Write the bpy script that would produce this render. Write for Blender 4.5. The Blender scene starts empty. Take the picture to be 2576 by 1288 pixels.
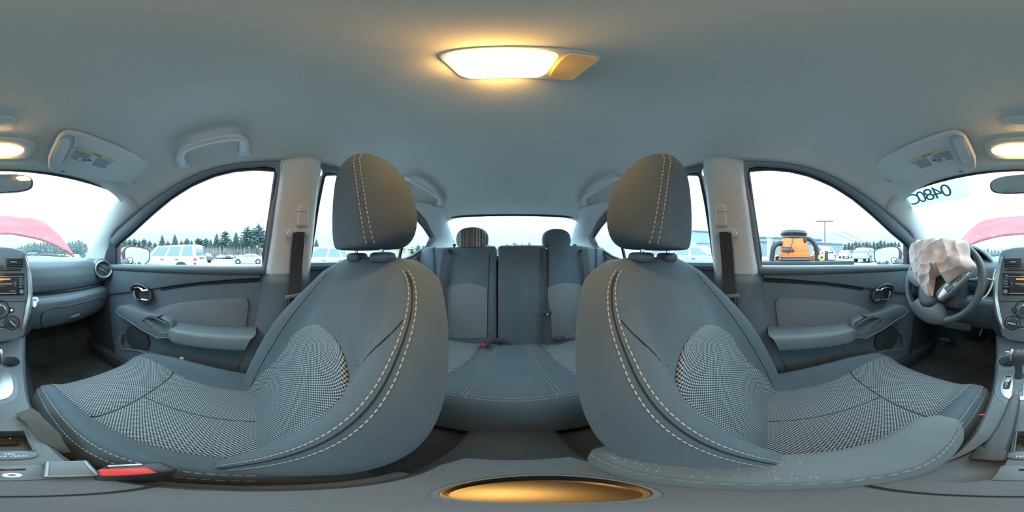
import bpy, bmesh, math, random
from mathutils import Vector as V, Matrix, noise

# ------------------------------------------------------------------ camera, sky, exposure
CZ = 1.13                      # eye height of the camera above the tarmac
scene = bpy.context.scene
col = scene.collection
cam_d = bpy.data.cameras.new('camera')
cam_d.type = 'PANO'
try:
    cam_d.panorama_type = 'EQUIRECTANGULAR'
except Exception:
    cam_d.cycles.panorama_type = 'EQUIRECTANGULAR'
cam_d.clip_start = 0.005
cam_d.clip_end = 2000
cam = bpy.data.objects.new('camera', cam_d)
cam.location = (0, 0, CZ)
cam.rotation_euler = (math.pi / 2, 0, 0)
col.objects.link(cam)
scene.camera = cam
vs = scene.view_settings
vs.view_transform = 'Standard'
vs.look = 'None'
vs.gamma = 1.0
vs.use_curve_mapping = False
vs.exposure = 0.62
try:
    scene.cycles.use_denoising = True
    scene.cycles.max_bounces = 8
    scene.cycles.diffuse_bounces = 4
    scene.cycles.transparent_max_bounces = 16
    scene.cycles.caustics_reflective = False
    scene.cycles.caustics_refractive = False
except Exception:
    pass

# overcast sky: brighter overhead, pale cyan towards the horizon, soft cloud variation
w = bpy.data.worlds.new('overcast_sky')
scene.world = w
w.use_nodes = True
nt = w.node_tree
nt.nodes.clear()
o_ = nt.nodes.new('ShaderNodeOutputWorld')
bg = nt.nodes.new('ShaderNodeBackground')
tc = nt.nodes.new('ShaderNodeTexCoord')
sx = nt.nodes.new('ShaderNodeSeparateXYZ')
rp = nt.nodes.new('ShaderNodeValToRGB')
nz = nt.nodes.new('ShaderNodeTexNoise')
mp = nt.nodes.new('ShaderNodeMapping')
mr = nt.nodes.new('ShaderNodeMapRange')
mx = nt.nodes.new('ShaderNodeMix')
mx.data_type = 'RGBA'
mx.blend_type = 'MULTIPLY'
mx.inputs[0].default_value = 1.0
nt.links.new(tc.outputs['Generated'], sx.inputs[0])
nt.links.new(sx.outputs[2], rp.inputs[0])
els = rp.color_ramp.elements
els[0].position = 0.0
els[0].color = (0.120, 0.158, 0.168, 1)
els[1].position = 1.0
els[1].color = (0.66, 0.94, 1.10, 1)
e = els.new(0.14); e.color = (0.128, 0.160, 0.168, 1)
e = els.new(0.27); e.color = (0.395, 0.55, 0.63, 1)
e = els.new(0.42); e.color = (0.525, 0.73, 0.84, 1)
nt.links.new(tc.outputs['Generated'], mp.inputs[0])
mp.inputs['Scale'].default_value = (2, 2, 9)
nt.links.new(mp.outputs[0], nz.inputs['Vector'])
nz.inputs['Scale'].default_value = 1.6
nz.inputs['Detail'].default_value = 4
nt.links.new(nz.outputs[0], mr.inputs[0])
mr.inputs[3].default_value = 0.86
mr.inputs[4].default_value = 1.14
nt.links.new(rp.outputs[0], mx.inputs[6])
nt.links.new(mr.outputs[0], mx.inputs[7])
nt.links.new(mx.outputs[2], bg.inputs[0])
bg.inputs[1].default_value = 5.0
nt.links.new(bg.outputs[0], o_.inputs[0])

# ------------------------------------------------------------------ helpers
random.seed(7)
R = math.radians
def ray(px, py):
    lo = (px / 2576 - .5) * 2 * math.pi
    la = (.5 - py / 1288) * math.pi
    return V((math.sin(lo) * math.cos(la), math.cos(lo) * math.cos(la), math.sin(la)))
def onX(px, py, X): d = ray(px, py); return d * (X / d.x)
def onY(px, py, Y): d = ray(px, py); return d * (Y / d.y)
def onZ(px, py, Z): d = ray(px, py); return d * (Z / d.z)
def onP(px, py, p0, n): d = ray(px, py); n = V(n); return d * (V(p0).dot(n) / d.dot(n))
def mir(S, v): v = V(v); return V((-S * v.x, v.y, v.z))      # passenger-side point -> side S
def lerp(a, b, t): return a + (b - a) * t
def sst(a, b, x):
    t = min(1, max(0, (x - a) / (b - a))); return t * t * (3 - 2 * t)
def itp(x, pts):
    if x <= pts[0][0]: return pts[0][1]
    for i in range(len(pts) - 1):
        x0, y0 = pts[i]; x1, y1 = pts[i + 1]
        if x <= x1:
            m0 = (y1 - pts[i - 1][1]) / (x1 - pts[i - 1][0]) if i > 0 else (y1 - y0) / (x1 - x0)
            m1 = (pts[i + 2][1] - y0) / (pts[i + 2][0] - x0) if i + 2 < len(pts) else (y1 - y0) / (x1 - x0)
            h = x1 - x0; t = (x - x0) / h
            return (2*t**3-3*t*t+1)*y0 + (t**3-2*t*t+t)*h*m0 + (-2*t**3+3*t*t)*y1 + (t**3-t*t)*h*m1
    return pts[-1][1]
def curve(pts, n, closed=False):
    pts = [V(p) for p in pts]; out = []; m = len(pts)
    segs = m if closed else m - 1
    L = [(pts[(i + 1) % m] - pts[i]).length for i in range(segs)]
    tot = sum(L)
    cnt = n if closed else n - 1
    for k in range(n):
        s = tot * k / cnt; i = 0
        while i < segs - 1 and s > L[i]: s -= L[i]; i += 1
        t = s / max(L[i], 1e-9); t = min(t, 1)
        if closed: p0, p1, p2, p3 = pts[i-1], pts[i], pts[(i+1) % m], pts[(i+2) % m]
        else: p1, p2 = pts[i], pts[i+1]; p0 = pts[i-1] if i else p1*2-p2; p3 = pts[i+2] if i+2 < m else p2*2-p1
        out.append(.5*((2*p1)+(p2-p0)*t+(2*p0-5*p1+4*p2-p3)*t*t+(3*p1-p0-3*p2+p3)*t**3))
    return out
def frame(n, up=(0, 0, 1)):
    n = V(n).normalized(); up = V(up)
    x = up.cross(n)
    if x.length < 1e-4: x = V((1, 0, 0)).cross(n)
    x.normalize(); y = n.cross(x)
    return Matrix(((x.x, y.x, n.x), (x.y, y.y, n.y), (x.z, y.z, n.z)))
I3 = Matrix.Identity(3)

class MB:
    def __init__(s): s.bm = bmesh.new(); s.uv = None
    def add(s, vs_, fs):
        b = [s.bm.verts.new(v) for v in vs_]
        for f in fs:
            try: s.bm.faces.new([b[i] for i in f])
            except ValueError: pass
        return s
    def merge(s, t, M=None):
        vm = {}
        for v in t.verts: vm[v] = s.bm.verts.new(M @ v.co if M else v.co)
        for f in t.faces:
            try: s.bm.faces.new([vm[v] for v in f.verts])
            except ValueError: pass
        t.free(); return s
    def box(s, c, sz, rot=None, bev=0, seg=2):
        t = bmesh.new(); bmesh.ops.create_cube(t, size=1)
        for v in t.verts: v.co = V((v.co.x*sz[0], v.co.y*sz[1], v.co.z*sz[2]))
        if bev: bmesh.ops.bevel(t, geom=t.edges[:], offset=min(bev, .49*min(sz)), segments=seg, affect='EDGES', profile=.5)
        M = (rot or I3).to_4x4(); M.translation = V(c)
        return s.merge(t, M)
    def prism(s, poly, off, bev=0, seg=2, all_edges=False):
        t = bmesh.new(); off = V(off)
        a = [t.verts.new(V(p)) for p in poly]; b = [t.verts.new(V(p) + off) for p in poly]
        n = len(a); t.faces.new(a); top = t.faces.new(b[::-1])
        for i in range(n): t.faces.new([a[i], b[i], b[(i+1) % n], a[(i+1) % n]])
        bmesh.ops.recalc_face_normals(t, faces=t.faces[:])
        if bev:
            ed = [e for e in top.edges] if not all_edges else t.edges[:]
            bmesh.ops.bevel(t, geom=ed, offset=bev, segments=seg, affect='EDGES', profile=.5)
        return s.merge(t)
    def loft(s, rings, closed=True, cap=True):
        vr = [[s.bm.verts.new(p) for p in r] for r in rings]; n = len(rings[0])
        for i in range(len(vr) - 1):
            for j in range(n if closed else n - 1):
                k = (j + 1) % n
                s.bm.faces.new([vr[i][j], vr[i][k], vr[i+1][k], vr[i+1][j]])
        if cap and closed: s.bm.faces.new(vr[0][::-1]); s.bm.faces.new(vr[-1])
        return s
    def tube(s, pts, r, n=8, closed=False, flat=1.0, up=(0, 0, 1)):
        pts = [V(p) for p in pts]; m = len(pts); rings = []
        prev = None
        for i, p in enumerate(pts):
            if closed: d = pts[(i+1) % m] - pts[i-1]
            else: d = pts[min(i+1, m-1)] - pts[max(i-1, 0)]
            d.normalize()
            u = V(up) if prev is None else prev
            u = u - d * u.dot(d)
            if u.length < 1e-3: u = V((1, 0, 0)) - d * d.x
            u.normalize(); prev = u; v = d.cross(u)
            rr = r[i] if isinstance(r, (list, tuple)) else r
            rings.append([p + u*(rr*flat*math.cos(2*math.pi*k/n)) + v*(rr*math.sin(2*math.pi*k/n)) for k in range(n)])
        if closed: rings.append(rings[0]); s.loft(rings, True, False); bmesh.ops.remove_doubles(s.bm, verts=s.bm.verts[:], dist=1e-6)
        else: s.loft(rings)
        return s
    def ribbon(s, pts, wid, thick, nrm):           # flat strap along pts, width along side = dir x nrm
        rings = []
        m = len(pts); pts = [V(p) for p in pts]
        for i, p in enumerate(pts):
            d = (pts[min(i+1, m-1)] - pts[max(i-1, 0)]).normalized()
            nn = V(nrm[i] if isinstance(nrm, list) else nrm); nn = (nn - d*nn.dot(d)).normalized()
            sd = d.cross(nn); ww = wid[i] if isinstance(wid, list) else wid
            rings.append([p + sd*ww/2 + nn*thick/2, p - sd*ww/2 + nn*thick/2, p - sd*ww/2 - nn*thick/2, p + sd*ww/2 - nn*thick/2])
        return s.loft(rings)
    def grid(s, fn, nu, nv, uv=None):
        vr = [[s.bm.verts.new(fn(i/nu, j/nv)) for j in range(nv+1)] for i in range(nu+1)]
        if uv and s.uv is None: s.uv = s.bm.loops.layers.uv.new('UVMap')
        for i in range(nu):
            for j in range(nv):
                f = s.bm.faces.new([vr[i][j], vr[i+1][j], vr[i+1][j+1], vr[i][j+1]])
                if uv:
                    for l, (a, b) in zip(f.loops, ((i, j), (i+1, j), (i+1, j+1), (i, j+1))):
                        l[s.uv].uv = uv(a/nu, b/nv)
        return s
    def lathe(s, prof, c, axis=(0, 0, 1), n=24, flat=None, ring=False):
        F = frame(axis) if flat is None else flat; c = V(c)
        rings = [[c + F @ V((r*math.cos(2*math.pi*k/n), r*math.sin(2*math.pi*k/n), h)) for k in range(n)] for r, h in prof]
        if ring:
            s.loft(rings + [rings[0]], True, False); bmesh.ops.remove_doubles(s.bm, verts=s.bm.verts[:], dist=1e-7); return s
        return s.loft(rings)
    def ell(s, c, rad, rot=None, nu=16, nv=10):
        rot = rot or I3; c = V(c); rings = []
        for j in range(nv+1):
            a = -math.pi/2 + math.pi*j/nv; ca = max(math.cos(a), 1e-3)
            rings.append([c + rot @ V((rad[0]*ca*math.cos(2*math.pi*k/nu), rad[1]*ca*math.sin(2*math.pi*k/nu), rad[2]*math.sin(a))) for k in range(nu)])
        return s.loft(rings)
    def dashes(s, pts, r, on=.009, off=.004, n=5):
        pts = [V(p) for p in pts]; L = [0]
        for i in range(1, len(pts)): L.append(L[-1] + (pts[i]-pts[i-1]).length)
        def at(d):
            for i in range(1, len(L)):
                if d <= L[i]: return pts[i-1].lerp(pts[i], (d-L[i-1])/max(L[i]-L[i-1], 1e-9))
            return pts[-1]
        d = 0
        while d + on < L[-1]:
            s.tube([at(d), at(d+on/2), at(d+on)], [r*.6, r, r*.6], n); d += on + off
        return s

BASE = {}
def put(name, mb, m, parent=None, label=None, cat=None, group=None, kind=None, solid=0, sub=0, ang=38, recalc=True, base=None, sol_off=-1):
    bm = mb.bm if isinstance(mb, MB) else mb
    if recalc: bmesh.ops.recalc_face_normals(bm, faces=bm.faces[:])
    me = bpy.data.meshes.new(name); bm.to_mesh(me); bm.free()
    if parent is not None: b = BASE[parent.name]
    elif base is not None: b = V(base)
    else:
        xs = [v.co for v in me.vertices]
        b = V(((min(c.x for c in xs)+max(c.x for c in xs))/2, (min(c.y for c in xs)+max(c.y for c in xs))/2, min(c.z for c in xs)))
    for v in me.vertices: v.co -= b
    me.polygons.foreach_set('use_smooth', [True]*len(me.polygons))
    try: me.set_sharp_from_angle(angle=R(ang))
    except Exception: pass
    me.materials.append(MT[m] if isinstance(m, str) else m)
    o = bpy.data.objects.new(name, me); col.objects.link(o)
    if parent is not None: o.parent = parent
    else: o.location = b + V((0, 0, CZ))
    BASE[o.name] = b
    if solid:
        md = o.modifiers.new('thickness', 'SOLIDIFY'); md.thickness = solid; md.offset = sol_off
    if sub:
        md = o.modifiers.new('smooth', 'SUBSURF'); md.levels = sub; md.render_levels = sub
    tag(o, label, cat, group, kind)
    return o
def tag(o, label=None, cat=None, group=None, kind=None):
    if label: o['label'] = label
    if cat: o['category'] = cat
    if group: o['group'] = group
    if kind: o['kind'] = kind
    return o
def thing(name, base, label=None, cat=None, group=None, kind=None):
    o = bpy.data.objects.new(name, None); o.empty_display_size = .05
    col.objects.link(o); o.location = V(base) + V((0, 0, CZ)); BASE[o.name] = V(base)
    return tag(o, label, cat, group, kind)
def dup(root, loc=None, rotz=None, label=None, group=None, scale=None):
    r = root.copy(); col.objects.link(r)
    if loc is not None: r.location = V(loc) + V((0, 0, CZ))
    if rotz is not None: r.rotation_euler = (0, 0, rotz)
    if scale: r.scale = (scale,)*3 if not isinstance(scale, tuple) else scale
    if label: r['label'] = label
    if group: r['group'] = group
    def rec(src, dst):
        for ch in list(src.children):
            c = ch.copy(); col.objects.link(c); c.parent = dst; rec(ch, c)
    rec(root, r)
    return r
def cut(o, cutter):
    """subtract the MB 'cutter' (same coordinates as o's own build) from mesh object o"""
    bmesh.ops.recalc_face_normals(cutter.bm, faces=cutter.bm.faces[:])
    me = bpy.data.meshes.new('cutter'); cutter.bm.to_mesh(me); cutter.bm.free()
    b = BASE[o.name]
    for v in me.vertices: v.co -= b
    c = bpy.data.objects.new('cutter', me); col.objects.link(c)
    c.parent = o.parent
    c.location = o.location
    md = o.modifiers.new('cut', 'BOOLEAN'); md.object = c; md.operation = 'DIFFERENCE'; md.solver = 'EXACT'
    bpy.context.view_layer.update()
    dg = bpy.context.evaluated_depsgraph_get()
    new = bpy.data.meshes.new_from_object(o.evaluated_get(dg))
    o.modifiers.clear(); o.data = new
    bpy.data.objects.remove(c)
def text_bm(string, size, origin, xdir, ydir, depth=.0006, align='CENTER', bold=0):
    cu = bpy.data.curves.new('lettering', 'FONT'); cu.body = string; cu.size = size
    cu.align_x = align; cu.align_y = 'CENTER'; cu.extrude = depth; cu.offset = bold; cu.resolution_u = 3
    o = bpy.data.objects.new('lettering', cu); col.objects.link(o)
    bpy.context.view_layer.update()
    dg = bpy.context.evaluated_depsgraph_get()
    me = bpy.data.meshes.new_from_object(o.evaluated_get(dg))
    bpy.data.objects.remove(o)
    t = bmesh.new(); t.from_mesh(me); bpy.data.meshes.remove(me)
    x = V(xdir).normalized(); y = V(ydir).normalized(); n = x.cross(y)
    for v in t.verts: v.co = V(origin) + x*v.co.x + y*v.co.y + n*v.co.z
    return t

# ------------------------------------------------------------------ materials
MT = {}
def mat(name, c, rough=.6, metal=0, bump=0, bscale=300, var=0, vscale=6, emit=None, es=0, spec=.5, coat=0, sheen=0, speck=None):
    m = bpy.data.materials.new(name); m.use_nodes = True; MT[name] = m
    N = m.node_tree.nodes; L = m.node_tree.links; p = N['Principled BSDF']
    p.inputs['Base Color'].default_value = (*c, 1); p.inputs['Roughness'].default_value = rough
    p.inputs['Metallic'].default_value = metal; p.inputs['Specular IOR Level'].default_value = spec
    if coat: p.inputs['Coat Weight'].default_value = coat; p.inputs['Coat Roughness'].default_value = .08
    if sheen: p.inputs['Sheen Weight'].default_value = sheen; p.inputs['Sheen Roughness'].default_value = .5
    if emit: p.inputs['Emission Color'].default_value = (*emit, 1); p.inputs['Emission Strength'].default_value = es
    t = N.new('ShaderNodeTexCoord'); out = None
    if var:
        n = N.new('ShaderNodeTexNoise'); n.inputs['Scale'].default_value = vscale; n.inputs['Detail'].default_value = 5
        L.new(t.outputs['Object'], n.inputs['Vector'])
        r = N.new('ShaderNodeMapRange'); r.inputs[1].default_value = .3; r.inputs[2].default_value = .7
        r.inputs[3].default_value = 1-var; r.inputs[4].default_value = 1+var; L.new(n.outputs[0], r.inputs[0])
        k = N.new('ShaderNodeMix'); k.data_type = 'RGBA'; k.blend_type = 'MULTIPLY'; k.inputs[0].default_value = 1
        k.inputs[6].default_value = (*c, 1); L.new(r.outputs[0], k.inputs[7]); out = k.outputs[2]
    if speck:
        sc, thr, sc_col = speck
        n = N.new('ShaderNodeTexNoise'); n.inputs['Scale'].default_value = sc; n.inputs['Detail'].default_value = 2
        L.new(t.outputs['Object'], n.inputs['Vector'])
        r = N.new('ShaderNodeMapRange'); r.inputs[1].default_value = thr; r.inputs[2].default_value = thr+.05
        L.new(n.outputs[0], r.inputs[0])
        k = N.new('ShaderNodeMix'); k.data_type = 'RGBA'
        if out: L.new(out, k.inputs[6])
        else: k.inputs[6].default_value = (*c, 1)
        k.inputs[7].default_value = (*sc_col, 1); L.new(r.outputs[0], k.inputs[0]); out = k.outputs[2]
    if out: L.new(out, p.inputs['Base Color'])
    if bump:
        n = N.new('ShaderNodeTexNoise'); n.inputs['Scale'].default_value = bscale; n.inputs['Detail'].default_value = 3
        L.new(t.outputs['Object'], n.inputs['Vector'])
        b = N.new('ShaderNodeBump'); b.inputs['Strength'].default_value = bump; b.inputs['Distance'].default_value = .002
        L.new(n.outputs[0], b.inputs['Height']); L.new(b.outputs[0], p.inputs['Normal'])
    return m
def weave(name, dark, light, period, rough=.85):
    m = bpy.data.materials.new(name); m.use_nodes = True; MT[name] = m
    N = m.node_tree.nodes; L = m.node_tree.links; p = N['Principled BSDF']
    p.inputs['Roughness'].default_value = rough; p.inputs['Specular IOR Level'].default_value = .25
    t = N.new('ShaderNodeTexCoord'); s = N.new('ShaderNodeSeparateXYZ'); L.new(t.outputs['UV'], s.inputs[0])
    def sine(src, per):
        a = N.new('ShaderNodeMath'); a.operation = 'MULTIPLY'; a.inputs[1].default_value = 2*math.pi/per; L.new(src, a.inputs[0])
        b = N.new('ShaderNodeMath'); b.operation = 'SINE'; L.new(a.outputs[0], b.inputs[0]); return b.outputs[0]
    k = N.new('ShaderNodeMath'); k.operation = 'MULTIPLY'
    L.new(sine(s.outputs[0], period), k.inputs[0]); L.new(sine(s.outputs[1], period*.8), k.inputs[1])
    r = N.new('ShaderNodeMapRange'); r.inputs[1].default_value = -.25; r.inputs[2].default_value = .35; L.new(k.outputs[0], r.inputs[0])
    x = N.new('ShaderNodeMix'); x.data_type = 'RGBA'; x.inputs[6].default_value = (*dark, 1); x.inputs[7].default_value = (*light, 1)
    L.new(r.outputs[0], x.inputs[0]); L.new(x.outputs[2], p.inputs['Base Color'])
    b = N.new('ShaderNodeBump'); b.inputs['Strength'].default_value = .6; b.inputs['Distance'].default_value = .0012
    L.new(r.outputs[0], b.inputs['Height']); L.new(b.outputs[0], p.inputs['Normal'])
def glass(name, tint=(1, 1, 1), refl=.05, dust_haze=0, dcol=(.8, .85, .88), dscale=3):  # optional translucent share makes a pane milky
    m = bpy.data.materials.new(name); m.use_nodes = True; MT[name] = m
    N = m.node_tree.nodes; L = m.node_tree.links; N.clear()
    o = N.new('ShaderNodeOutputMaterial'); a = N.new('ShaderNodeBsdfTransparent'); g = N.new('ShaderNodeBsdfGlossy')
    a.inputs[0].default_value = (*tint, 1); g.inputs['Roughness'].default_value = .02
    x = N.new('ShaderNodeMixShader'); x.inputs[0].default_value = refl
    L.new(a.outputs[0], x.inputs[1]); L.new(g.outputs[0], x.inputs[2]); last = x
    if dust_haze:
        d = N.new('ShaderNodeBsdfTranslucent'); d.inputs[0].default_value = (*dcol, 1)
        t = N.new('ShaderNodeTexCoord'); n = N.new('ShaderNodeTexNoise'); n.inputs['Scale'].default_value = dscale; n.inputs['Detail'].default_value = 3
        L.new(t.outputs['Object'], n.inputs['Vector'])
        r = N.new('ShaderNodeMapRange'); r.inputs[1].default_value = .3; r.inputs[2].default_value = .7
        r.inputs[3].default_value = dust_haze*.6; r.inputs[4].default_value = dust_haze*1.4; L.new(n.outputs[0], r.inputs[0])
        y = N.new('ShaderNodeMixShader'); L.new(r.outputs[0], y.inputs[0]); L.new(x.outputs[0], y.inputs[1]); L.new(d.outputs[0], y.inputs[2]); last = y
    L.new(last.outputs[0], o.inputs[0])

mat('headliner', (.595, .615, .575), .95, bump=.08, bscale=1400, var=.05, vscale=3, sheen=.1)
mat('pillar_grey', (.60, .635, .63), .75, bump=.15, bscale=700, var=.03)
mat('visor_grey', (.58, .625, .62), .85, bump=.15, bscale=800, var=.03)
mat('plastic_dark', (.118, .150, .175), .45, bump=.25, bscale=650, var=.08, vscale=9)
mat('plastic_black', (.05, .058, .066), .45, bump=.1, bscale=600)
mat('plastic_mid', (.155, .19, .215), .44, bump=.2, bscale=650, var=.05)
mat('wheel_black', (.062, .075, .085), .42, bump=.2, bscale=700)
mat('plastic_gloss', (.02, .021, .024), .18)
mat('rubber', (.022, .024, .027), .6)
mat('silver', (.52, .55, .56), .3, .75)
mat('chrome', (.85, .86, .87), .08, 1)
mat('mirror', (.92, .93, .93), .01, 1)
mat('fabric', (.083, .118, .143), .95, bump=.35, bscale=1100, var=.10, vscale=7, sheen=.15, speck=(160, .74, (.20, .2, .19)))
mat('fabric_arm', (.13, .160, .175), .95, bump=.3, bscale=1000, var=.10, vscale=9, sheen=.2)
weave('mesh_fabric', (.032, .041, .048), (.34, .385, .41), .0098)
weave('mesh_fine', (.085, .10, .115), (.30, .325, .36), .0066)
weave('mesh_rear', (.09, .105, .115), (.26, .30, .325), .0085)
mat('thread', (.44, .41, .36), .8)
mat('thread_grey', (.24, .25, .25), .8)
mat('seam', (.018, .02, .022), .9)
mat('carpet', (.055, .058, .06), 1, bump=.9, bscale=420, var=.35, vscale=5, speck=(55, .72, (.13, .12, .10)))
mat('carpet_flap', (.10, .10, .095), 1, bump=.8, bscale=500, var=.2, vscale=30)
mat('webbing', (.035, .04, .045), .7, bump=.3, bscale=900)
mat('belt_red', (.75, .035, .03), .4)
mat('label_white', (.60, .63, .64), .6)
mat('label_yellow', (.62, .50, .16), .6)
mat('print_dark', (.10, .12, .15), .7)
mat('print_white', (.75, .77, .78), .5)
mat('paper', (.75, .76, .74), .8, var=.05, vscale=60)
mat('frame_grey', (.20, .245, .28), .55)
mat('lens_dim', (.55, .38, .16), .4, emit=(1, .5, .14), es=.12)
mat('screen', (.03, .032, .037), .12, emit=(.3, .2, .16), es=.03)
mat('screen_text', (.4, .4, .4), .5, emit=(.8, .75, .7), es=.35)
mat('reflection_amber', (.4, .2, .08), .4, emit=(1, .38, .10), es=.5)  # emissive orange for the reflection painted on the radio screen
mat('amber_led', (.9, .6, .15), .4, emit=(1, .6, .12), es=3)
mat('red_mark', (.7, .05, .04), .5)
mat('blue_mark', (.10, .22, .32), .5)
mat('car_red', (.42, .018, .022), .28, coat=.8)
mat('airbag', (.60, .50, .48), .8, bump=.12, bscale=120, var=.04, vscale=15)
mat('hood_red', (.45, .035, .045), .65, spec=.15)
mat('zip_white', (.8, .8, .76), .4)
mat('asphalt', (.31, .335, .345), .95, bump=.4, bscale=30, var=.10, vscale=.35)
mat('white_paint', (.47, .50, .515), .25, coat=.6)
mat('silver_paint', (.34, .37, .39), .28, .25, coat=.6)
mat('grey_paint', (.055, .07, .08), .25, .2, coat=.6)
mat('blue_paint', (.06, .10, .16), .25, .2, coat=.6)
mat('maroon_paint', (.20, .03, .035), .25, coat=.6)
mat('car_glass', (.10, .17, .19), .06, 0, spec=.8)
mat('car_dark', (.03, .033, .036), .7)
mat('tyre', (.035, .037, .04), .9, bump=.3, bscale=60)
mat('rim', (.55, .57, .58), .3, .7)
mat('lamp_red', (.50, .02, .03), .2, coat=.6)
mat('lamp_clear', (.75, .78, .80), .12)
mat('pine', (.095, .15, .145), .95, var=.3, vscale=2)
mat('bark', (.13, .105, .085), .95, bump=.5, bscale=8)
mat('twig', (.25, .235, .215), .95, var=.25, vscale=.4)
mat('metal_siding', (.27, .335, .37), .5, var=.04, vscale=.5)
mat('siding_dark', (.22, .25, .26), .6, var=.05, vscale=.5)  # darker grey for lower wall, doors, shed and house roof
mat('roof_trim', (.07, .14, .21), .5)
mat('beige_wall', (.40, .35, .25), .8, var=.05, vscale=1)
mat('vac_orange', (.70, .19, .03), .45, var=.06, vscale=6)
mat('vac_black', (.03, .034, .04), .45, bump=.2, bscale=80)
mat('pvc', (.45, .45, .37), .45)
mat('pole_grey', (.16, .13, .17), .5)
mat('pole_red', (.55, .10, .14), .5)
mat('tarp_green', (.12, .36, .16), .6)
mat('bag_clear', (.62, .70, .68), .35)
mat('crate_red', (.62, .10, .06), .5)
mat('brass', (.62, .42, .16), .35, .6)
mat('foam_orange', (.62, .42, .18), .8)
glass('glass_side', (.97, .99, .985), .045)
glass('glass_windshield', (.95, .985, .98), .035, dust_haze=.022, dscale=5)  # veil is part wet dust, part glare haze imitated in the glass
glass('glass_rear', (.93, .97, .97), .035, dust_haze=.02, dscale=4)  # slight veil, glare haze imitated in the rear pane too
glass('droplet', (.98, 1, 1), .30)
glass('film', (.50, .60, .55), .03, dust_haze=.06, dcol=(.80, .86, .80), dscale=12)

def lamp_lens(name, c, r_, peak, edge):
    """lit diffuser: brightest over the bulb, falling off towards its ends"""
    m = mat(name, (.9, .8, .6), .4); N = m.node_tree.nodes; L = m.node_tree.links; p = N['Principled BSDF']
    t = N.new('ShaderNodeTexCoord'); d = N.new('ShaderNodeVectorMath'); d.operation = 'DISTANCE'; d.inputs[1].default_value = c
    L.new(t.outputs['Object'], d.inputs[0])
    q = N.new('ShaderNodeMapRange'); q.interpolation_type = 'SMOOTHERSTEP'; q.inputs[1].default_value = 0; q.inputs[2].default_value = r_
    q.inputs[3].default_value = peak; q.inputs[4].default_value = edge; L.new(d.outputs['Value'], q.inputs[0])
    p.inputs['Emission Color'].default_value = (1, .52, .13, 1); L.new(q.outputs[0], p.inputs['Emission Strength'])
lamp_lens('lens_dome', (-.020, 0, -.018), .066, 105, 1.2)
lamp_lens('lens_map', (.012, 0, -.016), .095, 45, 1.0)
# ------------------------------------------------------------------ car body: the setting
def setuv(mb, fn):
    L_ = mb.bm.loops.layers.uv.verify()
    for f in mb.bm.faces:
        for l in f.loops: l[L_].uv = fn(l.vert.co)
    return mb
GN = V((1, 0, -.295))
def onG(px, py, off=0):                      # tilted plane of the passenger-side windows
    return onP(px, py, (-.64525 + off, 0, 0), GN)
def gx(z): return -.66 + .295 * (z + .05)
RZ = [(-.86, .03), (-.755, .105), (-.67, .146), (-.566, .191), (-.431, .243), (-.323, .282), (-.234, .311), (-.142, .333), (-.059, .344),
      (.008, .349), (.091, .354), (.25, .358), (.45, .344), (.66, .310), (.78, .290), (.97, .227), (1.14, .14)]
CZC = [(-.545, .318), (-.4, .366), (-.2, .393), (.1, .405), (.5, .392), (.8, .356), (1.0, .315), (1.12, .285)]
def rail(y): z = itp(y, RZ); return V((gx(z) + .012, y, z))
def roofz(x, y):
    r = rail(y); t = 1 - min(1, abs(x) / abs(r.x)); return r.z + (itp(y, CZC) - r.z) * (1 - (1 - t) ** 7)

# ceiling (headliner)
mb = MB()
def f_head(a, b):
    v = lerp(-1, 1, a); y = lerp(-.545, 1.12, b)
    k = abs(v) ** .75 * (1 if v > 0 else -1)
    yy = y - .022 * k * k * (1 - b)
    r = rail(min(yy, 1.06)); x = -r.x * k
    return V((x, yy, roofz(x, yy) if yy < 1.06 else r.z + (itp(yy, CZC) - r.z) * (1 - abs(k) ** 7)))
mb.grid(f_head, 48, 44)
put('ceiling', mb, 'headliner', kind='structure', solid=.035, sol_off=1, label='grey fabric headliner over the whole cabin', recalc=False)

# roof skin outside, painted
mb = MB(); mb.grid(lambda a, b: f_head(a, b) + V((0, 0, .045)), 20, 20)
put('roof', mb, 'car_red', kind='structure', solid=.01, sol_off=1, recalc=False)

# floor
mb = MB()
mb.box((0, -.05, -.80), (1.44, 2.5, .04))
mb.prism([(-.72, -1.16, -.78), (-.72, -.98, -.78), (-.72, -1.22, -.42), (-.72, -1.30, -.42)], (1.44, 0, 0))
fl = put('floor', mb, 'carpet', kind='structure', label='dark dirty carpet on the cabin floor')
mb = MB()
tun = lambda y, h, wd: [V((-wd, y, -.79)), V((-wd * .8, y, -.78 + h * .7)), V((-wd * .4, y, -.78 + h)), V((wd * .4, y, -.78 + h)), V((wd * .8, y, -.78 + h * .7)), V((wd, y, -.79))]
mb.loft([tun(-1.2, .26, .2), tun(-.6, .16, .15), tun(.1, .12, .13), tun(.5, .09, .12), tun(.95, .09, .12)])
put('tunnel', mb, 'carpet', fl)
for S in (-1, 1):
    mb = MB(); mb.box((S * .655, -.2, -.735), (.09, 1.75, .11), bev=.02)
    tr = put('sill_cover', mb, 'plastic_black', fl)
    mb = MB(); mb.box((S * .635, .0, -.677), (.07, .34, .008), bev=.003)
    put('scuff_plate', mb, 'silver', fl)
    mb = MB()                                # kick panel in front of the door
    mb.prism([(S * .66, -.80, -.75), (S * .66, -1.2, -.75), (S * .66, -1.2, -.25), (S * .66, -.86, -.3)], (S * .03, 0, 0), bev=.01)
    mb.box((S * .64, -.93, -.72), (.06, .3, .1), bev=.03)
    put('kick_panel', mb, 'plastic_black', fl)
mb = MB(); mb.box((0, -1.33, -.42), (1.5, .03, .80))
put('wall_front', mb, 'plastic_black', kind='structure', label='dark firewall in front of the footwells')
mb = MB(); mb.box((0, 1.22, -.40), (1.42, .03, .78))
put('wall_rear', mb, 'plastic_black', kind='structure', label='dark bulkhead behind the rear bench')
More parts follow.
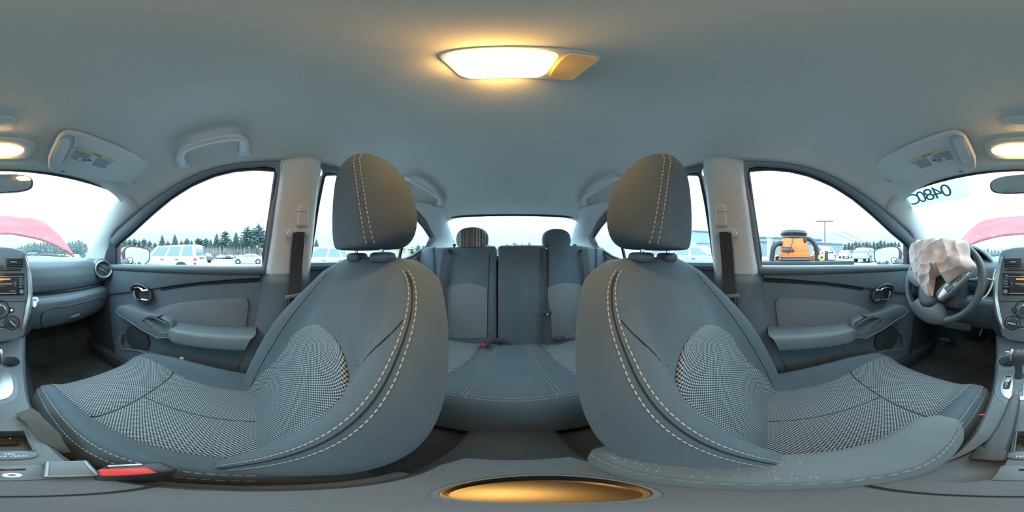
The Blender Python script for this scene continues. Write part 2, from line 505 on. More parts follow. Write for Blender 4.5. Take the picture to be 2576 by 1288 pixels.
for S in (-1, 1):
    mb = MB(); mb.prism([(S * .672, .70, -.78), (S * .672, 1.24, -.78), (S * .672, 1.24, -.01), (S * .672, 1.04, -.03), (S * .672, .93, -.36), (S * .672, .70, -.70)], (S * .06, 0, 0)); put('trim_%d' % (9 if S < 0 else 10), mb, 'plastic_dark', kind='structure', label='dark quarter panel beside the rear bench, %s side' % ('passenger' if S < 0 else 'driver'))
mb = MB(); mb.prism([(-.66, 1.06, .0), (.66, 1.06, .0), (.58, 1.66, .012), (-.58, 1.66, .012)], (0, 0, -.03), bev=.004)
put('parcel_shelf', mb, 'plastic_mid', kind='structure', label='grey shelf under the rear window')
mb = MB(); mb.box((0, -1.36, -.055), (1.46, .30, .03), bev=.008)
for k in range(14): mb.box((-.62 + k * .095, -1.33, -.037), (.06, .05, .006), bev=.002)
put('cowl', mb, 'plastic_black', kind='structure', label='black cowl panel at the foot of the windshield')

# windshield
def f_wind(a, b):
    u = lerp(-1, 1, a); hw = lerp(.525, .715, b ** 1.1)
    return V((u * hw, lerp(-.548, -1.315, b) - .02 * u * u * (1 - b) + .095 * u * u * b, lerp(.322, -.03, b) - .012 * u * u * (1 - b)))
mb = MB(); mb.grid(f_wind, 24, 16)
ws = put('window_1', mb, 'glass_windshield', kind='structure', label='wide curved windshield with wet specks', solid=.004, recalc=False)
edge = [f_wind(0, k / 12) for k in range(13)] + [f_wind(k / 12, 1) for k in range(1, 13)] + [f_wind(1, 1 - k / 12) for k in range(1, 13)] + [f_wind(1 - k / 12, 0) for k in range(1, 12)]
put('seal', MB().tube(edge, .008, 6, closed=True), 'rubber', ws)
# pale strip with painted lot numerals along the top of the driver's half (reads right from outside)
def wnorm(a, b):
    d1 = f_wind(a + .01, b) - f_wind(a - .01, b); d2 = f_wind(a, b + .01) - f_wind(a, b - .01); n = d1.cross(d2).normalized()
    return n if n.y > 0 else -n
def f_film(a, b): aa = lerp(.985, .70, a); bb = lerp(.012, .150, b); return f_wind(aa, bb) + wnorm(aa, bb) * .004
mb = MB(); mb.grid(f_film, 14, 5)
put('sun_strip', mb, 'film', ws, label='pale strip along the windshield top', solid=.001, recalc=False)
mb = MB()
for k, ch in enumerate('C0840'):
    a = .952 - k * .040; b = .072; p = f_wind(a, b) + wnorm(a, b) * .008
    xd = (f_wind(a + .01, b) - f_wind(a - .01, b)).normalized(); yd = (f_wind(a, b - .01) - f_wind(a, b + .01)).normalized()
    mb.merge(text_bm(ch, .105, p, xd, yd, .0006))
put('lettering', mb, 'blue_mark', ws, label='blue-grey numerals painted on the windshield, mirrored from inside', kind='stuff')
mb = MB()
for k in range(420):
    a = random.uniform(.03, .97); b = random.uniform(.55, .97); r_ = random.uniform(.0012, .0034)
    p = f_wind(a, b) - wnorm(a, b) * .004
    mb.ell(p, (r_, r_, r_), nu=6, nv=4)
put('raindrops', mb, 'droplet', ws, kind='stuff', label='rain drops on the windshield')

# rear window
def f_rear(a, b):
    u = lerp(-1, 1, a)
    return V((u * lerp(.475, .56, b), lerp(1.115, 1.66, b) - .03 * u * u * (1 - b) - .06 * u * u * b, lerp(.288, .012, b)))
mb = MB(); mb.grid(f_rear, 16, 10)
rw = put('window_2', mb, 'glass_rear', kind='structure', label='sloping rear window behind the bench', solid=.004, recalc=False)
edge = [f_rear(0, k / 8) for k in range(9)] + [f_rear(k / 8, 1) for k in range(1, 9)] + [f_rear(1, 1 - k / 8) for k in range(1, 9)] + [f_rear(1 - k / 8, 0) for k in range(1, 8)]
put('seal', MB().tube(edge, .011, 6, closed=True), 'rubber', rw)
mb = MB()
for k in range(9):
    b = .14 + k * .09; mb.tube([f_rear(t / 10, b) - V((0, .003, .003)) for t in range(11)], .0006, 4)
put('heating_wire', mb, 'plastic_dark', rw, kind='stuff')

# pillars
def strip(E1, E2, bulge, nu=16, nv=8, n1=None):
    A = curve(E1, nu + 1); B = curve(E2, nu + 1)
    def fn(a, b):
        p = A[round(a * nu)].lerp(B[round(a * nu)], b)
        d = V((-p.x, 0, 0)).normalized() if n1 is None else V((-p.x * 1, -p.y * n1, 0)).normalized()
        return p + d * bulge * math.sin(math.pi * b) ** .7
    return MB().grid(fn, nu, nv)
ntrim = 0
for S in (-1, 1):
    side = 'passenger' if S < 0 else 'driver'
    # front pillar, between windshield and front door
    D = [rail(-.50), rail(-.62), rail(-.72), V((-.64, -.80, .05)), V((-.668, -.87, -.05))]
    W = [V((-.50, -.545, .31)), V((-.565, -.77, .21)), V((-.615, -.93, .125)), V((-.655, -1.07, .055)), V((-.70, -1.23, -.03))]
    D = [mir(S, p) for p in D]; W = [mir(S, p) for p in W]
    ntrim += 1
    put('trim_%d' % ntrim, strip(D, W, .03, n1=1), 'pillar_grey', kind='structure', solid=.02, sol_off=(1 if S < 0 else -1), recalc=False,
        label='grey front pillar trim beside the windshield, %s side' % side)
    # middle pillar
    E1 = [onG(703, 408, .01), onG(704, 440, .012), onG(693, 520, .012), onG(684, 590, .012), onG(672, 672, .012), onG(668, 705, .01)]
    E2 = [onG(812, 404, .01), onG(806, 440, .012), onG(796, 520, .012), onG(789, 590, .012), onG(781, 672, .012), onG(780, 705, .01)]
    E1 = [mir(S, p) for p in E1]; E2 = [mir(S, p) for p in E2]
    ntrim += 1
    tp = put('trim_%d' % ntrim, strip(E1, E2, .028, nv=10), 'pillar_grey', kind='structure', solid=.03, sol_off=(-1 if S < 0 else 1), recalc=False,
             label='light grey upper middle pillar trim, %s side' % side)
    E1 = [onX(660, 688, -.67), onX(648, 740, -.69), onX(625, 820, -.70), onX(588, 920, -.70), onX(560, 1000, -.70)]
    E2 = [onX(783, 684, -.655), onX(781, 740, -.66), onX(780, 820, -.665), onX(778, 920, -.665), onX(776, 1000, -.665)]
    E1 = [mir(S, p) for p in E1]; E2 = [mir(S, p) for p in E2]
    put('lower_cover', strip(E1, E2, .04, nv=10), 'plastic_dark', tp, solid=.02, sol_off=(-1 if S < 0 else 1), recalc=False, label='dark lower pillar cover')
    mb = MB(); mb.tube([mir(S, onG(682, 676, .003)), mir(S, onG(692, 600, .003)), mir(S, onG(700, 500, .003)), mir(S, onG(714, 416, .003))], .012, 6)
    put('painted_edge', mb, 'car_red', tp, label='red painted door frame edge')
    # belt height slider recess on the pillar
    # rear pillar
    E1 = [rail(.72), rail(.84), rail(.97), V((-.60, 1.13, .135)), V((-.632, 1.11, .05)), V((-.655, 1.06, -.04))]
    E2 = [V((-.40, 1.08, .31)), V((-.462, 1.12, .275)), V((-.485, 1.25, .21)), V((-.51, 1.38, .14)), V((-.53, 1.48, .08)), V((-.56, 1.58, .0))]
    E1 = [mir(S, p) for p in E1]; E2 = [mir(S, p) for p in E2]
    ntrim += 1
    put('trim_%d' % ntrim, strip(E1, E2, .035, n1=.6), 'pillar_grey', kind='structure', solid=.02, sol_off=(-1 if S < 0 else 1), recalc=False,
        label='grey rear pillar trim beside the rear window, %s side' % side)

# doors
def mk_door(S, idx):
    side = 'passenger' if S < 0 else 'driver'
    m_ = lambda l: [mir(S, p) for p in l]
    out = V((S, 0, 0))
    mb = MB(); mb.prism(m_([(-.68, .035, -.055), (-.68, .02, -.2), (-.68, -.025, -.38), (-.68, -.075, -.55), (-.68, -.095, -.77), (-.68, -1.0, -.77), (-.68, -1.0, -.07)]), out * .07, bev=.0)
    dr = put('door_%d' % idx, mb, 'plastic_dark', kind='structure', label='dark front door trim on the %s side' % side)
    P = lambda l, X: m_([onX(a, b, X) for a, b in l])
    def prs(name, l, X, th, mt, bev=.004, lab=None, uv=False):
        b_ = MB(); pts = P(l, X)
        b_.prism([p + out * th for p in pts], -out * th, bev=bev)
        if uv: setuv(b_, lambda c: (c.y, c.z))
        return put(name, b_, mt, dr, label=lab)
    prs('upper_trim', [(262, 680), (300, 678), (656, 674), (655, 700), (600, 703), (560, 706), (500, 711), (450, 717), (410, 723), (380, 728), (300, 738), (262, 742)], -.664, .02, 'plastic_dark', bev=.008)
    prs('groove_shade', [(402, 723), (450, 716), (500, 710), (560, 705), (655, 699), (655, 709), (560, 714), (500, 718), (450, 724), (405, 731)], -.6765, .004, 'seam', bev=.001)  # black strip paints in the shade of the gap under the upper trim
    mb = MB(); mb.tube(m_([(-.668, .033, -.058), (-.666, -.3, -.06), (-.667, -.6, -.066), (-.672, -.99, -.075)]), .020, 10)
    put('sill_roll', mb, 'plastic_dark', dr)
    ins = curve([V((a, b, 0)) for a, b in [(381, 790), (392, 780), (430, 767), (500, 757), (570, 752), (610, 750), (623, 756), (625, 775), (620, 805), (614, 828), (560, 823), (470, 816), (430, 811), (395, 801)]], 56, True)
    prs('fabric_insert', [(p.x, p.y) for p in ins], -.668, .012, 'mesh_fine', bev=.004, lab='grey woven fabric insert', uv=True)
    # arm rest
    mb = MB(); rings = []
    for k in range(15):
        t = k / 14; y = lerp(-.385, -.03, t); sh = min(1, math.sin(math.pi * min(1, max(0, (t + .03) / .22)) / 2)) * min(1, (1.04 - t) / .1 + .8)
        c = V((-.645, y, lerp(-.372, -.358, t))); rr = []
        for j in range(20):
            a = 2 * math.pi * j / 20; ca, sa = math.cos(a), math.sin(a)
            rr.append(c + V((.052 * sh * (abs(ca) ** .42) * (1 if ca > 0 else -1), .03 * sa * t, (.043 * (.5 + .5 * sh) * (abs(sa) ** .42) * (1 if sa > 0 else -1)) + (.006 if ca < 0 else -.004) * (sa > 0))))
        rings.append(m_(rr))
    mb.loft(rings); put('armrest', mb, 'plastic_mid', dr)
    # pull grip with pocket
    g = curve([V((a, b, 0)) for a, b in [(290, 776), (302, 770), (330, 776), (365, 789), (405, 800), (428, 812), (435, 836), (428, 848), (396, 851), (360, 832), (320, 806), (296, 788)]], 40, True)
    gp = prs('pull_grip', [(p.x, p.y) for p in g], -.622, .062, 'plastic_mid', bev=.008, lab='slanted pull grip with pocket')
    mb = MB(); pts = P([(360, 806), (368, 798), (392, 801), (418, 815), (427, 836), (408, 838), (384, 824)], -.60)
    mb.prism(pts, out * .065); cut(gp, mb)
    mb = MB(); mb.tube(P([(359, 806), (368, 797), (392, 800), (419, 814), (429, 837), (408, 839), (383, 825)], -.62), .003, 6, closed=True)
    put('pocket_rim', mb, 'plastic_dark', gp)
    mb = MB(); mb.tube(P([(291, 780), (296, 789), (330, 812), (360, 832), (380, 842), (397, 851), (430, 848)], -.618), .0028, 6)
    put('edge_line', mb, 'plastic_mid', gp)
    n = 1 if S < 0 else 3
    for k in range(n):
        mb = MB(); c = mir(S, onX(323 + k * 22, 779 + k * 6, -.64)); mb.box(c + V((0, 0, .004)), (.022, .034, .008), Matrix.Rotation(R(-14), 3, 'X'), bev=.002)
        put('window_switch', mb, 'plastic_gloss', gp)
    mb = MB(); c = mir(S, onX(310, 774, -.64)); mb.box(c + V((0, 0, .003)), (.012, .02, .004), bev=.001); put('switch_mark', mb, 'print_white', gp)
    # map pocket
    pk = [(303, 842), (303, 868), (309, 879), (345, 882), (368, 889), (390, 897), (450, 925), (520, 950), (585, 962), (560, 1010), (420, 1010), (300, 1000), (285, 960), (290, 850)]
    prs('map_pocket', pk, -.645, .04, 'plastic_dark', bev=.01, lab='moulded map pocket')
    mb = MB(); mb.tube(P([(308, 838), (303, 850), (303, 868), (309, 879), (345, 882), (368, 889), (390, 897)], -.643), .004, 6)
    put('pocket_lip', mb, 'plastic_mid', dr)
    c = mir(S, V((-.677, -.60, -.50))); mb = MB()
    mb.lathe([(.0, .0), (.085, .0), (.085, .012), (.078, .014), (.0, .016)], c, (-S, 0, 0), 28); put('speaker_grille', mb, 'plastic_black', dr)
    # inner release handle in its oval cup
    c = onX(353, 738, -.652); c = mir(S, c); mb = MB()
    F = lambda p, q, h: c + V((-S * h, p, q))
    ringp = lambda a_, b_, h: [F(a_ * math.cos(2 * math.pi * k / 32) * 1.0, b_ * math.sin(2 * math.pi * k / 32) - .10 * a_ * math.cos(2 * math.pi * k / 32), h) for k in range(32)]
    mb.loft([ringp(.075, .052, -.015), ringp(.077, .053, .004), ringp(.070, .048, .008), ringp(.062, .042, .004), ringp(.056, .037, -.012)])
    hb = put('handle_cup', mb, 'plastic_black', dr)
    pts = [F(.043 * math.cos(a), .033 * math.sin(a), .013 + .006 * math.cos(a)) for a in [R(40 + k * 14) for k in range(20)]]
    pts = [F(.062, .028, .012)] + pts[:] + [F(.060, -.026, .012)]
    mb = MB(); mb.tube(pts, [.005] + [.0075] * 6 + [.010] * 8 + [.0075] * 6 + [.005], 8); put('release_lever', mb, 'chrome', hb, label='bright chrome release lever')
    # window: black sail trim, seal, pane
    gl = [(660, 676), (665, 640), (672, 600), (684, 520), (696, 436), (690, 427), (640, 424), (590, 428), (540, 440), (480, 466), (430, 498), (380, 540), (335, 582), (300, 612), (294, 622), (294, 676)]
    pts = m_([onG(a, b, -.012) for a, b in gl])
    mb = MB(); mb.prism(pts, out * .005); put('window_pane', mb, 'glass_side', dr)
    mb = MB(); mb.tube(pts, .010, 6, closed=True); put('window_seal', mb, 'rubber', dr)
    fr = [(668, 690), (690, 560), (710, 410), (650, 400), (600, 402), (540, 413), (480, 436), (430, 464), (380, 500), (330, 541), (292, 575), (272, 598)]
    inn = [(660, 690), (676, 560), (696, 432), (640, 422), (590, 426), (540, 438), (480, 464), (430, 496), (380, 538), (335, 580), (300, 610), (293, 622)]
    A = curve(m_([onG(a, b, -.004) for a, b in fr]), 40); B = curve(m_([onG(a, b, -.008) for a, b in inn]), 40)
    mb = MB(); mb.grid(lambda a, b: A[round(a * 39)].lerp(B[round(a * 39)], b), 39, 2); put('window_frame', mb, 'frame_grey', dr, solid=.025, sol_off=0)
    mb = MB(); pts = m_([onG(a, b, -.004) for a, b in [(295, 606), (295, 684), (255, 684), (262, 640), (276, 604)]])
    mb.prism(pts, out * .03, bev=.003); put('corner_trim', mb, 'plastic_black', dr)
    # outer skin
    mb = MB(); mb.prism(m_([(-.765, .06, -.06), (-.79, .03, -.3), (-.80, -.05, -.6), (-.78, -.05, -.82), (-.78, -1.3, -.82), (-.80, -1.3, -.5), (-.765, -1.2, -.08)]), out * .02)
    put('outer_skin', mb, 'car_red', dr)
    return dr
d1 = mk_door(-1, 1); d2 = mk_door(1, 2)

def mk_rdoor(S, idx):
    side = 'passenger' if S < 0 else 'driver'
    m_ = lambda l: [mir(S, p) for p in l]; out = V((S, 0, 0))
    mb = MB(); mb.prism(m_([(-.68, .20, -.05), (-.68, .20, -.77), (-.68, .72, -.77), (-.68, .98, -.35), (-.68, 1.08, -.035)]), out * .07)
    dr = put('door_%d' % idx, mb, 'plastic_dark', kind='structure', label='dark rear door trim on the %s side, behind the front seat' % side)
    mb = MB(); mb.tube(m_([(-.666, .2, -.045), (-.666, .6, -.042), (-.662, 1.08, -.032)]), .020, 8); put('sill_roll', mb, 'plastic_dark', dr)
    mb = MB(); mb.box(mir(S, (-.65, .50, -.33)), (.07, .42, .07), bev=.02); put('armrest', mb, 'plastic_mid', dr)
    mb = MB(); mb.prism(m_([(-.675, .28, -.12), (-.675, .28, -.26), (-.675, .78, -.24), (-.675, .86, -.12)]), -out * .008, bev=.003); setuv(mb, lambda c: (c.y, c.z)); put('fabric_insert', mb, 'mesh_fine', dr)
    gl = [(776, 672), (780, 640), (785, 600), (791, 560), (797, 520), (812, 445), (820, 437), (845, 436), (920, 468), (1000, 512), (1030, 530), (1065, 570), (1083, 598), (1072, 622), (1035, 646), (1000, 660), (900, 668)]
    pts = m_([onG(a, b, -.012) for a, b in gl])
    mb = MB(); mb.prism(pts, out * .005); put('window_pane', mb, 'glass_side', dr)
    mb = MB(); mb.tube(pts, .011, 6, closed=True); put('window_seal', mb, 'rubber', dr)
    mb = MB(); mb.tube(m_([onG(1034, 526, -.006), onG(1018, 590, -.006), onG(1001, 664, -.006)]), .011, 6); put('divider_bar', mb, 'rubber', dr)
    A = curve(m_([rail(.22), rail(.35), rail(.5), rail(.66), rail(.78), rail(.97), rail(1.12), V((-.62, 1.16, .10)), V((-.645, 1.10, .0)), V((-.66, 1.0, -.04))]), 40)
    B = curve(m_([onG(812, 440, -.012), onG(845, 434, -.012), onG(920, 466, -.012), onG(1000, 510, -.012), onG(1030, 528, -.012), onG(1065, 568, -.012), onG(1086, 600, -.012), onG(1072, 625, -.012), onG(1035, 648, -.012), onG(1000, 662, -.012)]), 40)
    mb = MB(); mb.grid(lambda a, b: A[round(a * 39)].lerp(B[round(a * 39)], b), 39, 2); put('window_frame', mb, 'plastic_dark', dr, solid=.02, sol_off=0)
    mb = MB(); mb.prism(m_([(-.765, .09, -.06), (-.79, .07, -.3), (-.80, .0, -.6), (-.78, .0, -.82), (-.78, .8, -.82), (-.80, 1.2, -.4), (-.765, 1.75, -.05)]), out * .02); put('outer_skin', mb, 'car_red', dr)
    return dr
mk_rdoor(-1, 3); mk_rdoor(1, 4)
# ------------------------------------------------------------------ front bucket seats
SCX = .345
def yc(z): return .2593 + .463 * z + .25 * (z + .28) ** 2 - .012
HW = [(-.62, .22), (-.5, .245), (-.36, .262), (-.23, .264), (-.13, .247), (-.07, .222), (-.035, .19), (-.012, .14), (0, .10)]
BB = [(-.62, .03), (-.5, .065), (-.38, .078), (-.25, .074), (-.15, .045), (-.08, .015), (0, 0)]
def bf(a, z):                                         # front surface offset across the backrest, a = -1..1
    a = abs(a); b = itp(z, BB)
    if a < .78: return -b * sst(.5, .78, a)
    return -b + (b + .045) * ((a - .78) / .22) ** 3.2
def back_pt(i, z):                                    # i: metres towards the car's centre line
    return yc(z) + bf(i / itp(z, HW), z)
def cz_(y): return itp(y, [(-.56, -.66), (-.53, -.578), (-.49, -.535), (-.44, -.517), (-.35, -.518), (-.2, -.538), (-.05, -.558), (.08, -.565)])
CHW = [(-.56, .20), (-.53, .235), (-.48, .252), (-.38, .262), (0, .262), (.10, .25)]
CB = [(-.56, 0), (-.48, .022), (-.40, .04), (-.28, .062), (-.1, .065), (.1, .04)]
def cf(a, y):
    a = abs(a); b = itp(y, CB)
    if a < .80: return b * sst(.55, .80, a)
    return b - (b + .07) * ((a - .80) / .20) ** 3
def cush_z(i, y): return cz_(y) + cf(i / itp(y, CHW), y)

def mk_seat(S, label):
    T = lambda i, y, z: V((S * (SCX - i), y, z))
    t = thing('bucket_seat', T(0, -.2, -.78), label, 'car seat', 'front bucket seats')
    # backrest
    rings = []
    zs = [-.60 + .585 * k / 30 for k in range(31)]
    for z in zs:
        hw = itp(z, HW); y0 = yc(z); th = lerp(.15, .09, sst(-.6, 0, z)); r_ = []
        k = sst(-.06, -.012, z)                     # close the shoulders over
        for j in range(29):
            a = lerp(-1, 1, j / 28); r_.append(T(hw * a, lerp(y0 + bf(a, z), y0 + th * .5, k * .55), z + .012 * k * (1 - a * a)))
        for j in range(1, 16):
            a = lerp(1, -1, j / 16); r_.append(T(hw * a, lerp(y0 + .06 + (th - .03) * (1 - .45 * abs(a) ** 3), y0 + th * .5, k * .55), z + .012 * k * (1 - a * a)))
        rings.append(r_)
    # rounded crown
    mb = MB(); mb.loft(rings)
    bk = put('backrest', mb, 'fabric', t, ang=60)
    def f_ins(a, b):
        z = lerp(-.575, -.188, b); u = lerp(-1, 1, a)
        h = .158 if z < -.31 else .158 * max(0, 1 - ((z + .31) / .1225) ** 2) ** .5
        h = min(h, lerp(.175, .150, sst(-.575, -.35, z))); i = u * h
        ed = min(1, (1 - abs(u)) * 12) * min(1, (1 - b) * 14)
        return T(i, back_pt(i, z) - .006 * ed + .0015, z)
    mb = MB(); mb.grid(f_ins, 26, 40, uv=lambda a, b: (lerp(-.16, .16, a), lerp(0, .42, b)))
    put('mesh_panel', mb, 'mesh_fabric', bk, label='light woven mesh centre panel', solid=.004)
    # outboard/inboard bolster seams and double row of stitching on the inboard bolster
    for nm, mt_, r_, offs in (('stitching', 'thread', .00125, (.895, .845)),):
        mb = MB()
        for q in offs:
            pts = [T(itp(z, HW) * q, back_pt(itp(z, HW) * q, z) - .001, z) for z in [-.56 + .535 * k / 60 for k in range(61)]]
            mb.dashes(pts, r_, .0075, .003)
        put(nm, mb, mt_, bk, kind='stuff', label='double row of pale stitching')
    mb = MB()
    for q in (.868,):
        mb.tube([T(itp(z, HW) * q, back_pt(itp(z, HW) * q, z) + .0005, z) for z in [-.56 + .53 * k / 40 for k in range(41)]], .0014, 5)
    put('seam', mb, 'seam', bk); mb = MB()
    mb.tube([T(lerp(.13, itp(z, HW) * .83, ((z + .21) / .11)), back_pt(lerp(.13, itp(z, HW) * .83, ((z + .21) / .11)), z) + .0003, z) for z in [-.21 + .11 * k / 20 for k in range(21)]], .0012, 5)
    put('seam', mb, 'seam', bk); mb = MB()
    mb.tube([T(-itp(z, HW) * .66, back_pt(-itp(z, HW) * .66, z) + .0003, z) for z in [-.56 + .50 * k / 40 for k in range(41)]], .0012, 5)
    put('seam', mb, 'seam', bk)
    # cushion
    rings = []
    for k in range(35):
        y = lerp(.09, -.555, k / 34); hw = itp(y, CHW); r_ = []
        for j in range(29):
            a = lerp(-1, 1, j / 28); r_.append(T(hw * a, y, cz_(y) + cf(a, y)))
        zb = -.70
        r_ += [T(hw * 1.0, y, lerp(cz_(y) - .07, zb, .5)), T(hw * .97, y, zb), T(-hw * .97, y, zb), T(-hw * 1.0, y, lerp(cz_(y) - .07, zb, .5))]
        rings.append(r_)
    mb = MB(); mb.loft(rings); cu = put('cushion', mb, 'fabric', t, ang=60)
    def f_ci(a, b):
        y = lerp(.03, -.492, b); u = lerp(-1, 1, a); h = lerp(.158, .188, sst(.3, 1, b)); i = u * h
        ed = min(1, (1 - abs(u)) * 12) * min(1, (1 - b) * 16)
        sm = .005 * math.exp(-((y + .285) / .010) ** 2) + (.004 * math.exp(-(i / .008) ** 2) * sst(-.285, -.27, y))
        return T(i, y, cush_z(i, y) + .006 * ed - .0015 - sm)
    mb = MB(); mb.grid(f_ci, 60, 64, uv=lambda a, b: (lerp(-.18, .18, a), lerp(0, .55, b)))
    put('mesh_panel', mb, 'mesh_fabric', cu, label='light woven mesh seating panel', solid=.004)
    mb = MB()
    mb.tube([T(i, -.285, cush_z(i, -.285) + .0042) for i in [lerp(-.168, .168, k / 20) for k in range(21)]], .0019, 6)
    put('seam', mb, 'seam', cu); mb = MB()
    mb.tube([T(0, y, cush_z(0, y) + .0042) for y in [lerp(-.28, .0, k / 20) for k in range(21)]], .0017, 6)
    put('seam', mb, 'seam', cu)
    mb = MB()
    for q, dz in ((.875, 0), (.925, 0)):
        mb.dashes([T(itp(y, CHW) * q, y, cz_(y) + cf(q, y) + .001) for y in [lerp(.0, -.53, k / 50) for k in range(51)]], .0012, .007, .003)
    put('stitching', mb, 'thread', cu, kind='stuff', label='double row of pale stitching')
    # seat base and rails
    mb = MB(); mb.box(T(0, -.22, -.715), (.46, .52, .06), bev=.02)
    bs = put('seat_base', mb, 'plastic_black', t)
    for q in (-.19, .19):
        mb = MB(); mb.box(T(q, -.2, -.762), (.035, .56, .035), bev=.006); put('slide_rail', mb, 'plastic_black', t)
    mb = MB(); mb.box(T(-.265, -.16, -.66), (.02, .40, .10), bev=.009); put('side_cover', mb, 'plastic_dark', t)
    mb = MB(); mb.box(T(.262, .02, -.62), (.02, .18, .14), bev=.009); put('hinge_cover', mb, 'plastic_dark', t)
    # headrest
    HH = [(.015, .085), (.022, .112), (.035, .130), (.06, .143), (.10, .147), (.15, .139), (.20, .118), (.24, .092), (.27, .064), (.287, .036), (.295, .008)]
    rings = []
    for z, hw in HH + []:
        d = lerp(.066, .05, sst(.05, .28, z)) * (min(1, hw / .09) ** .5); y0 = .272 - .018 * sst(.03, .3, z)
        r_ = []
        for j in range(40):
            a = 2 * math.pi * j / 40; ca, sa = math.cos(a), math.sin(a)
            xx = hw * (abs(ca) ** .75) * (1 if ca > 0 else -1); yy = d * (abs(sa) ** .72) * (1 if sa > 0 else -1)
            r_.append(T(xx, y0 + yy + (.018 * (xx / .147) ** 2 if sa > 0 else .020 * (xx / .147) ** 2), z))
        rings.append(r_)
    mb = MB(); mb.loft(rings); hd = put('headrest', mb, 'fabric', t, sub=1, ang=70)
    mb = MB()
    for q in (.062, .079):
        pts = []
        for k in range(31):
            z = lerp(.026, .272, k / 30); hw = itp(z, HH); xx = min(lerp(q + .012, q - .028, k / 30), hw * .9)
            d = lerp(.066, .05, sst(.05, .28, z)) * (min(1, hw / .09) ** .5); y0 = .272 - .018 * sst(.03, .3, z)
            ca = (xx / hw) ** (1 / .75); sa = max(0, 1 - ca * ca) ** .5
            pts.append(T(xx, y0 - d * sa ** .72 + .020 * (xx / .147) ** 2 - .0005, z))
        mb.dashes(pts, .0014, .0075, .0035)
    put('stitching', mb, 'thread', hd, kind='stuff', label='double row of pale stitching')
    for q in (-.055, .055):
        mb = MB(); mb.tube([T(q, .284, -.06), T(q, .280, .05)], .0065, 10); ps = put('headrest_post', mb, 'chrome', t)
        mb = MB(); mb.box(T(q, .285, -.004), (.062, .045, .026), bev=.011, seg=3); put('post_guide', mb, 'plastic_dark', ps)
    return t
s1 = mk_seat(-1, 'dark fabric passenger seat with mesh centre, beside the glove box side')
s2 = mk_seat(1, 'dark fabric driver seat with mesh centre, behind the steering wheel')
s1['label'] = 'dark fabric bucket seat with mesh centre on the glove box side'
# folded-down armrest on the driver seat
rings = []
for k in range(25):
    t_ = k / 24; y = lerp(.15, -.255, t_)
    e0 = math.sin(math.pi / 2 * min(1, (t_ + .02) / .10)); e1 = math.sin(math.pi / 2 * min(1, (1.01 - t_) / .16)); e_ = min(e0, e1)
    hw = .046 * (.45 + .55 * e_); hh = .040 * (.35 + .65 * e_); c = V((.108 + .02 * sst(.55, 1, t_), y, -.438 - .012 * t_)); r_ = []
    for j in range(28):
        a = 2 * math.pi * j / 28; ca, sa = math.cos(a), math.sin(a)
        r_.append(c + V((hw * abs(ca) ** .45 * (1 if ca > 0 else -1), 0, hh * abs(sa) ** .5 * (1 if sa > 0 else -1))))
    rings.append(r_)
mb = MB(); mb.loft(rings)
ar = put('armrest', mb, 'fabric_arm', s2, ang=60, label='grey fabric armrest folded down')
mb = MB()
pts = [V((.068 + .02 * sst(.55, 1, t_) * 1 + (.006 if t_ > .9 else 0), lerp(.13, -.245, t_), -.399 - .012 * t_ - .010 * (t_ > .93))) for t_ in [k / 40 for k in range(41)]]
mb.dashes(pts, .0012, .008, .004)
put('stitching', mb, 'thread_grey', ar, kind='stuff')

# ------------------------------------------------------------------ rear bench
RB0 = V((0, .93, -.54)); RB1 = V((0, 1.075, .045)); RBd = (RB1 - RB0).normalized(); RBn = V((0, -RBd.z, RBd.y))   # towards the front
def onRB(px, py, off=0): return onP(px, py, RB0 + RBn * off, RBn)
t = thing('bench_seat', (0, .75, -.78), 'dark three-place rear bench with split folding backrest', 'car seat')
def pad(name, l, off, th, mt_, bev=.018, lab=None, par=t, uv=False, seg=4):
    mb = MB(); pts = [onRB(a, b, off - th) for a, b in l]
    mb.prism(pts, RBn * th, bev=bev, seg=seg)
    if uv: setuv(mb, lambda c: (c.x, c.z))
    return put(name, mb, mt_, par, label=lab)
bl = pad('backrest_section', [(1100, 632), (1180, 629), (1247, 628), (1251, 632), (1251, 858), (1100, 858)], .03, .10, 'fabric', lab='passenger-side backrest section')
bc = pad('backrest_section', [(1256, 632), (1262, 627), (1330, 626), (1364, 627), (1368, 631), (1366, 858), (1255, 858)], .034, .10, 'fabric', lab='narrow middle backrest section')
br = pad('backrest_section', [(1371, 631), (1376, 627), (1440, 626), (1488, 632), (1488, 858), (1368, 858)], .03, .10, 'fabric', lab='driver-side backrest section')
pad('side_bolster', [(1066, 660), (1072, 640), (1090, 630), (1108, 630), (1112, 680), (1118, 760), (1118, 858), (1060, 858)], .05, .12, 'fabric', bev=.03)
pad('side_bolster', [(1482, 632), (1500, 631), (1512, 642), (1520, 665), (1524, 858), (1476, 858), (1476, 760)], .05, .12, 'fabric', bev=.03)
arc = lambda x0, x1, yt, yb, bow: [(lerp(x0, x1, k / 12), yt - bow * math.sin(math.pi * (.12 + .76 * k / 12))) for k in range(13)] + [(x1, yb), (x0, yb)]
pad('mesh_panel', arc(1119, 1226, 733, 850, 20), .033, .006, 'mesh_rear', bev=.002, par=bl, uv=True)
pad('mesh_panel', arc(1378, 1476, 730, 850, 18), .033, .006, 'mesh_rear', bev=.002, par=br, uv=True)
def stl(name, segs, mt_, par, r_=.0011, dash=True, on=.007, off=.0035):
    mb = MB()
    for l in segs:
        pts = curve(l, 30) if len(l) > 2 else [V(l[0]).lerp(V(l[1]), k / 20) for k in range(21)]
        mb.dashes(pts, r_, on, off) if dash else mb.tube(pts, r_, 5)
    return put(name, mb, mt_, par, kind='stuff' if dash else None)
stl('stitching', [[onRB(1330, 632, .0355), onRB(1336, 720, .0355), onRB(1343, 848, .0355)], [onRB(1335, 632, .0355), onRB(1341, 720, .0355), onRB(1348, 848, .0355)]], 'thread_grey', bc)
